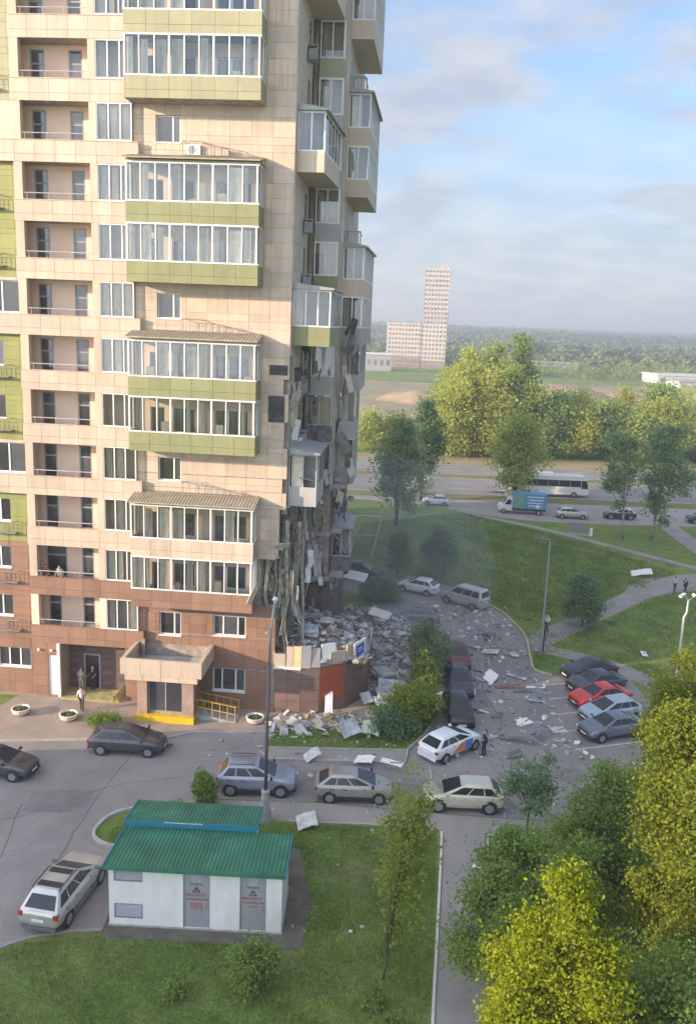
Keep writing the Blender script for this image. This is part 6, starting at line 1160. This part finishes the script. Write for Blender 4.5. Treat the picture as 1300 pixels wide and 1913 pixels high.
# ------------------------------------------------------------------ people
SKIN = mat('skin', (0.50, 0.33, 0.25), 0.6, var=0.05); HAIR = mat('dark_hair', (0.04, 0.03, 0.025), 0.7, var=0.1)
def cloth(n, c): return mat('cloth_'+n, c, 0.9, var=0.15, scale=6)
def skin(name, V, E_, rad, m, parent, sub=1):
    me = bpy.data.meshes.new(name); me.from_pydata(V, E_, []); me.materials.append(m); o = bpy.data.objects.new(name, me); COL.objects.link(o); o.parent = parent
    s = o.modifiers.new('skin', 'SKIN'); s.use_smooth_shade = True
    for i, r_ in enumerate(rad): me.skin_vertices[0].data[i].radius = r_ if isinstance(r_, tuple) else (r_, r_)
    me.skin_vertices[0].data[0].use_root = True
    if sub: q = o.modifiers.new('sub', 'SUBSURF'); q.levels = sub; q.render_levels = sub
    return o
def person(label, loc, rz, top, legs, stride=0.0, arms=0.15, bag=False, group=None, parent_rot=0.0, lean=0.0, hood=None, s=1.0):
    e = empty('person', label, 'person', loc, rz, group, 0.4); e.scale = (s, s, s)
    st = stride
    J = dict(pel=(0, 0, 0.96), waist=(lean*0.1, 0, 1.10), chest=(lean*0.25, 0, 1.34), neck=(lean*0.33, 0, 1.49), head=(lean*0.42+0.01, 0, 1.60), top=(lean*0.44+0.01, 0, 1.71))
    for sd, q in (('l', 1), ('r', -1)):
        k = st*q
        J['sh'+sd] = (lean*0.28, 0.17*q, 1.42); J['el'+sd] = (lean*0.2+0.02-k*0.5-0.02, 0.235*q, 1.14); J['wr'+sd] = (lean*0.2+0.10+arms-k*0.7, 0.22*q, 0.92+arms*0.6); J['hd'+sd] = (lean*0.2+0.13+arms*1.2-k*0.8, 0.215*q, 0.84+arms*0.75)
        J['hip'+sd] = (0, 0.085*q, 0.93); J['kn'+sd] = (0.04+k*0.6, 0.095*q, 0.51); J['an'+sd] = (-0.02+k*1.05, 0.09*q, 0.09+max(0, -k)*0.25); J['to'+sd] = (0.15+k*1.05, 0.10*q, 0.035+max(0, -k)*0.12)
    def mesh(nm, names, edges, rads, m): ix = {k: i for i, k in enumerate(names)}; return skin(nm, [J[k] for k in names], [(ix[a], ix[b_]) for a, b_ in edges], rads, m, e)
    mesh('body', ['pel', 'waist', 'chest', 'neck', 'head', 'top', 'shl', 'ell', 'wrl', 'hdl', 'shr', 'elr', 'wrr', 'hdr', 'hipl', 'knl', 'anl', 'tol', 'hipr', 'knr', 'anr', 'tor'],
         [('pel', 'waist'), ('waist', 'chest'), ('chest', 'neck'), ('neck', 'head'), ('head', 'top'), ('chest', 'shl'), ('shl', 'ell'), ('ell', 'wrl'), ('wrl', 'hdl'), ('chest', 'shr'), ('shr', 'elr'), ('elr', 'wrr'), ('wrr', 'hdr'), ('pel', 'hipl'), ('hipl', 'knl'), ('knl', 'anl'), ('anl', 'tol'), ('pel', 'hipr'), ('hipr', 'knr'), ('knr', 'anr'), ('anr', 'tor')],
         [(0.13, 0.10), (0.12, 0.09), (0.14, 0.10), 0.055, (0.085, 0.10), (0.065, 0.08), 0.06, 0.042, 0.03, 0.034, 0.06, 0.042, 0.03, 0.034, 0.08, 0.052, 0.038, 0.035, 0.08, 0.052, 0.038, 0.035], SKIN)
    mesh('jacket', ['waist', 'pel', 'chest', 'neck', 'shl', 'ell', 'shr', 'elr', 'wrl', 'wrr'], [('waist', 'pel'), ('waist', 'chest'), ('chest', 'neck'), ('chest', 'shl'), ('shl', 'ell'), ('chest', 'shr'), ('shr', 'elr')] + ([('ell', 'wrl'), ('elr', 'wrr')] if hood else [('ell', 'wrl'), ('elr', 'wrr')][:0]),
         [(0.155, 0.125), (0.17, 0.135), (0.175, 0.13), 0.075, 0.085, 0.062, 0.085, 0.062, 0.05, 0.05], top) if hood else mesh('shirt', ['waist', 'pel', 'chest', 'neck', 'shl', 'ell', 'shr', 'elr'], [('waist', 'pel'), ('waist', 'chest'), ('chest', 'neck'), ('chest', 'shl'), ('shl', 'ell'), ('chest', 'shr'), ('shr', 'elr')], [(0.15, 0.12), (0.165, 0.13), (0.17, 0.125), 0.07, 0.085, 0.06, 0.085, 0.06], top)
    mesh('trousers', ['pel', 'hipl', 'knl', 'anl', 'hipr', 'knr', 'anr'], [('pel', 'hipl'), ('hipl', 'knl'), ('knl', 'anl'), ('pel', 'hipr'), ('hipr', 'knr'), ('knr', 'anr')], [(0.155, 0.12), 0.105, 0.075, 0.06, 0.105, 0.075, 0.06], legs)
    for sd in 'lr':
        a, t = Vector(J['an'+sd]), Vector(J['to'+sd]); skin('shoe', [a-Vector((0.05, 0, 0.03)), (a+t)/2, t], [(0, 1), (1, 2)], [0.05, 0.052, 0.045], PLAST, e, 1)
        h0 = Vector(J['hd'+sd]); w0 = Vector(J['wr'+sd]); d = (h0-w0).normalized(); b = MB()
        sidev = d.cross(Vector((0, 1, 0))).normalized()
        for i in range(4):
            p0 = h0+sidev*(0.03-0.02*i); L_ = (0.075, 0.085, 0.08, 0.062)[i]; b.tube([p0, p0+d*L_*0.55, p0+d*L_+Vector((0, -0.012 if sd == 'l' else 0.012, 0))], [0.0095, 0.0085, 0.006], 5)
        b.tube([h0-d*0.03+sidev*0.03, h0+sidev*0.055+d*0.01, h0+sidev*0.06+d*0.045], [0.011, 0.010, 0.007], 5); b.build('hand', SKIN, e, True)
    hx, hy, hzz = J['head']; hm_ = hood or HAIR
    hr_ = skin('hair', [(hx-0.035, 0, hzz-0.02), (hx-0.025, 0, hzz+0.07), (hx+0.02, 0, hzz+0.115)], [(0, 1), (1, 2)], [(0.085, 0.08), (0.092, 0.09), (0.06, 0.05)], hm_ if hood else HAIR, e, 1)
    f = MB()
    for q in (-1, 1): f.lathe([(0.006, -0.006), (0.012, 0), (0.006, 0.006)], (hx+0.088, 0.03*q, hzz+0.015), 6, 1); f.slab((hx-0.0, 0.088*q, hzz), 0.03, 0.02, 0.055, (0, 0, 0), 0)
    f.add([(hx+0.085, -0.014, hzz-0.02), (hx+0.085, 0.014, hzz-0.02), (hx+0.112, 0, hzz-0.015), (hx+0.088, 0, hzz+0.03)], [(0,1,2), (1,3,2), (3,0,2), (0,3,1)], 0); f.slab((hx+0.086, 0, hzz-0.045), 0.012, 0.045, 0.01, (0, 0, 0), 2)
    f.build('face', [SKIN, HAIR, mat('lip', (0.40, 0.18, 0.16), 0.6)], e); return e
g9 = 'people around the damaged block'
WT = cloth('white', (0.66, 0.64, 0.60)); DKT = cloth('dark', (0.04, 0.04, 0.05)); BRT = cloth('brown', (0.10, 0.08, 0.07)); GRT = cloth('grey_green', (0.36, 0.34, 0.28)); NAV = cloth('navy', (0.05, 0.06, 0.10)); JEAN = cloth('denim', (0.12, 0.15, 0.22))
def tl(u, y, z=0.0): return tw(u, y, z)
person('person in a white top and dark trousers walking to the entrance', (-16.55, 50.95, 0.013), R(95), WT, BRT, 0.16, 0.05, group=g9)
person('person in a pale hooded jacket at the entrance doorway', tl(-4.15, 1.9, 0.15), R(80), GRT, GRT, 0.0, 0.2, group=g9, hood=GRT)
person('person in dark clothes holding the open entrance door', tl(-3.55, 2.45, 0.15), R(-100), DKT, DKT, 0.0, 0.25, group=g9)
person('person in a white shirt and dark trousers by the path-fork lamp', (17.3, 69.3, 0.03), R(200), WT, DKT, 0.2, 0.1, group=g9)
person('person dressed in black standing at the nose of the livery car', (8.75, 47.3, 0.006), R(150), DKT, DKT, 0.05, 0.1, group=g9)
person('person in a white shirt far up the path behind the pale lamp head', (33.0, 82.6, 0.03), R(30), WT, NAV, 0.1, 0.1, group=g9)
person('person in a dark jacket beside the white-shirted walker on the path', (33.9, 82.2, 0.03), R(20), NAV, DKT, 0.14, 0.1, group=g9)
person('person in a red-brown top leaning on the third-floor balcony rail', tl(-6.2, 1.75, FL(3)+0.1), R(-94), cloth('rust', (0.32, 0.12, 0.09)), DKT, 0.0, 0.3, group=g9, lean=0.4)
person('person in a grey patterned top next to another on the third-floor balcony', tl(-5.3, 1.7, FL(3)+0.1), R(-80), cloth('grey', (0.45, 0.44, 0.46)), DKT, 0.0, 0.3, group=g9, lean=0.3)

# ------------------------------------------------------------------ small street furniture
PLM = mat('planter_white', (0.66, 0.62, 0.54), 0.7, var=0.08, scale=3); SOIL = mat('soil', (0.05, 0.04, 0.03), 0.95)
for x, y, l in ((-20.2, 50.25, 'white round concrete planter at the left edge of the forecourt'), (-17.0, 49.75, 'white round concrete planter by the walking person'), (-5.35, 50.4, 'white round concrete planter among debris behind the tall lamp')):
    e = empty('planter', l, 'planter', (x, y, 0.013), 0, 'concrete planters', 0.4)
    MB().lathe([(0.30, 0), (0.52, 0.16), (0.60, 0.42), (0.52, 0.44), (0.46, 0.32)], (0,0,0), 18).build('bowl', PLM, e, False); MB().lathe([(0.47, 0.30), (0.47, 0.34)], (0,0,0), 14).build('soil', SOIL, e)
    q = np.random.RandomState(int(abs(x)*10)); C_ = np.column_stack([q.normal(size=(60, 2))*0.18, 0.36+0.08*q.rand(60)]); V, F = leaf_quads(C_, 0.09, q); np_mesh('plant', V, F, LM['mid'], e)
tree('low_bush', 'low green shrub on the forecourt behind the dark grey hatchback', 'shrub', (-14.6, 49.2, 0.013), 0.75, 1.15, 'mid', 3800, 0.11, 'round', 0.02, 40, 0.2, seed=71, trunk=0.02, limbs=4, ry=0.6)
st_ = MB().box(-5.2, -1.6, 0.9, 2.68, 0, 0.14).build('entrance_step', mat('step_yellowish', (0.42, 0.36, 0.16), 0.85, var=0.2), tower)
MB().hexa([(-1.6, 0.9, 0), (-1.2, 1.0, 0), (-1.2, 2.68, 0), (-1.6, 2.68, 0), (-1.6, 0.9, 0.5), (-1.5, 1.0, 0.5), (-1.5, 2.68, 0.5), (-1.6, 2.68, 0.5)]).build('step_cheek', mat('step_yellowish', (0.42, 0.36, 0.16)), tower)
# forecourt markings of worn paint
# board on posts and a white bollard by the upper path
e = empty('notice_board', 'low grey board on two legs beside the upper footpath', 'board', (29.6, 107.6, 0), R(-8), None, 0.5)
MB().box(-0.95, 0.95, -0.05, 0.05, 0.35, 1.3).build('panel', mat('board_grey', (0.25, 0.24, 0.27), 0.7, var=0.1), e)
for x in (-0.8, 0.8): MB().box(x-0.04, x+0.04, 0.052, 0.13, 0, 1.25).build('leg', STEEL, e)
ribbon('footpath', [(28.3, 106.9), (31.2, 106.3)], 1.5, 0.032, PATHM)
o = MB().lathe([(0.17, 0), (0.17, 0.95), (0.1, 1.05), (0.02, 1.08)], (0,0,0), 10).build('bollard', WHITE); o.location = (30.9, 105.9, 0); tag(o, 'white bollard next to the grey board on the upper footpath', 'bollard')
# goal-like frame on the lawn, guard rail of the highway
e = empty('goal_frame', 'thin white metal goal frame on the lawn behind the wrecked corner', 'goal', (1.2, 92.5, 0), R(4), None, 0.5)
GW = mat('goal_white', (0.62, 0.63, 0.62), 0.5)
MB().tube([(-3.4, 0, 4.4), (2.6, 0, 4.4)], 0.07, 6).build('crossbar', GW, e); MB().tube([(1.6, -0.5, 0), (2.6, 0, 4.4)], 0.07, 6).build('post', GW, e); MB().tube([(-3.4, 0, 0), (-3.4, 0, 4.4)], 0.07, 6).build('post', GW, e); MB().tube([(-3.4, 0, 2.2), (2.1, -0.2, 2.2)], 0.035, 5).build('brace', GW, e)
gr = empty('guard_rail', 'low steel guard rail on the verge along the highway', 'guard rail', (9, 129.8, 0), R(0), None, 1)
MB().box(0, 15, -0.03, 0.03, 0.55, 0.85).build('rail', LP, gr)
for i in range(6): MB().box(i*2.9+0.1, i*2.9+0.22, 0.032, 0.15, 0, 0.85).build('post', LP, gr)
e = empty('signpost', 'thin pale signpost on the highway verge left of the lime tree', 'signpost', (11.8, 130.0, 0), 0, None, 0.5)
MB().tube([(0,0,0), (0,0,2.8)], 0.05, 6).build('post', GW, e); MB().box(-0.35, 0.35, -0.07, -0.052, 2.1, 2.75).build('plate', GW, e)

# ------------------------------------------------------------------ grass blades and weeds
def inpoly(P, poly):
    x, y = P[:,0], P[:,1]; r = np.zeros(len(P), bool); n = len(poly)
    for i in range(n):
        x0, y0 = poly[i]; x1, y1 = poly[(i+1) % n]; c = ((y0 > y) != (y1 > y)) & (x < (x1-x0)*(y-y0)/((y1-y0) or 1e-9)+x0); r ^= c
    return r
def grass(name, poly, n, h, wd, seed, m, holes=()):
    q = np.random.RandomState(seed); A = np.array(poly); P = A.min(0)+(A.max(0)-A.min(0))*q.rand(n*2, 2); k = inpoly(P, poly)
    for hp in holes: k &= ~inpoly(P, hp)
    P = P[k]; cl = np.sin(P[:,0]*1.3+2*np.sin(P[:,1]*0.7))*np.cos(P[:,1]*1.1+P[:,0]*0.4); P = P[q.rand(len(P)) < 0.62+0.38*cl][:n]; n = len(P); cl = np.sin(P[:,0]*0.9+1)*np.cos(P[:,1]*0.8)
    a = q.rand(n)*6.28; hh = h*(0.5+q.rand(n)*0.9+0.35*cl); dx = np.stack([np.cos(a), np.sin(a)], 1)*wd/2; ln = q.normal(size=(n, 2))*h*0.45
    z = np.zeros(n); V = np.stack([np.column_stack([P-dx, z]), np.column_stack([P+dx, z]), np.column_stack([P+ln, hh])], 1).reshape(-1, 3)
    return struct(np_mesh(name, V, np.arange(3*n).reshape(n, 3), m), 'stuff')
GB = leaf_mat('grass_blade', (0.11, 0.19, 0.05), (0.21, 0.29, 0.08), 0.3)
grass('grass', [(-14, 25.5), (-13.4, 29.4), (-12.3, 30.1), (-9.6, 30.6), (-1.2, 30.4), (-0.9, 33.4), (-1.7, 37.2), (-7.8, 37.4), (-9.2, 37.2), (-10.9, 37.1), (-11.2, 38.2), (-9, 40.2), (-7, 39.2), (-2.4, 39.3), (1.8, 39.3), (5.2, 38.9), (4.3, 31), (3.7, 26)], 60000, 0.11, 0.035, 1, GB)
grass('grass', [(-4.2, 47.3), (4.0, 47.7), (5.3, 49.8), (6.1, 52), (6.2, 60), (2.6, 57), (1.95, 51.6), (-4.1, 49.8)], 14000, 0.11, 0.04, 2, GB)
grass('grass', [(15.4, 69), (15.4, 64.6), (14.9, 61.5), (21.4, 63.6), (24.5, 58), (50, 60), (52, 90), (37, 86), (27.8, 78), (21, 70)], 30000, 0.16, 0.07, 3, GB)
grass('grass', [(14.2, 75.5), (15.4, 71.5), (20.4, 74.2), (27.6, 82), (36, 90), (29, 102), (24, 108), (16, 117), (2, 108), (0, 92), (8.4, 83.5), (12, 79.8)], 50000, 0.20, 0.09, 4, GB)
grass('grass', [(8.1, 38.6), (7.4, 33), (6.7, 28), (20, 28), (20, 38)], 20000, 0.12, 0.04, 5, GB)
q = np.random.RandomState(9); P = np.column_stack([q.uniform(3, 45, 260), q.uniform(62, 118, 260)]); P = P[(P[:,0] > 17)|(P[:,1] > 87)]; P = P[inpoly(P, [(16, 68), (15, 76), (3, 92), (3, 106), (16, 116), (38, 92), (27, 80)]) | inpoly(P, [(18, 69), (28, 77), (45, 89), (45, 64), (25, 62)])]
P = np.repeat(P, 30, 0)+q.normal(size=(len(P)*30, 2))*0.35; V, F = leaf_quads(np.column_stack([P, 0.05+0.2*q.rand(len(P))]), 0.22, q); struct(np_mesh('weeds', V, F, LM['dark']), 'stuff')
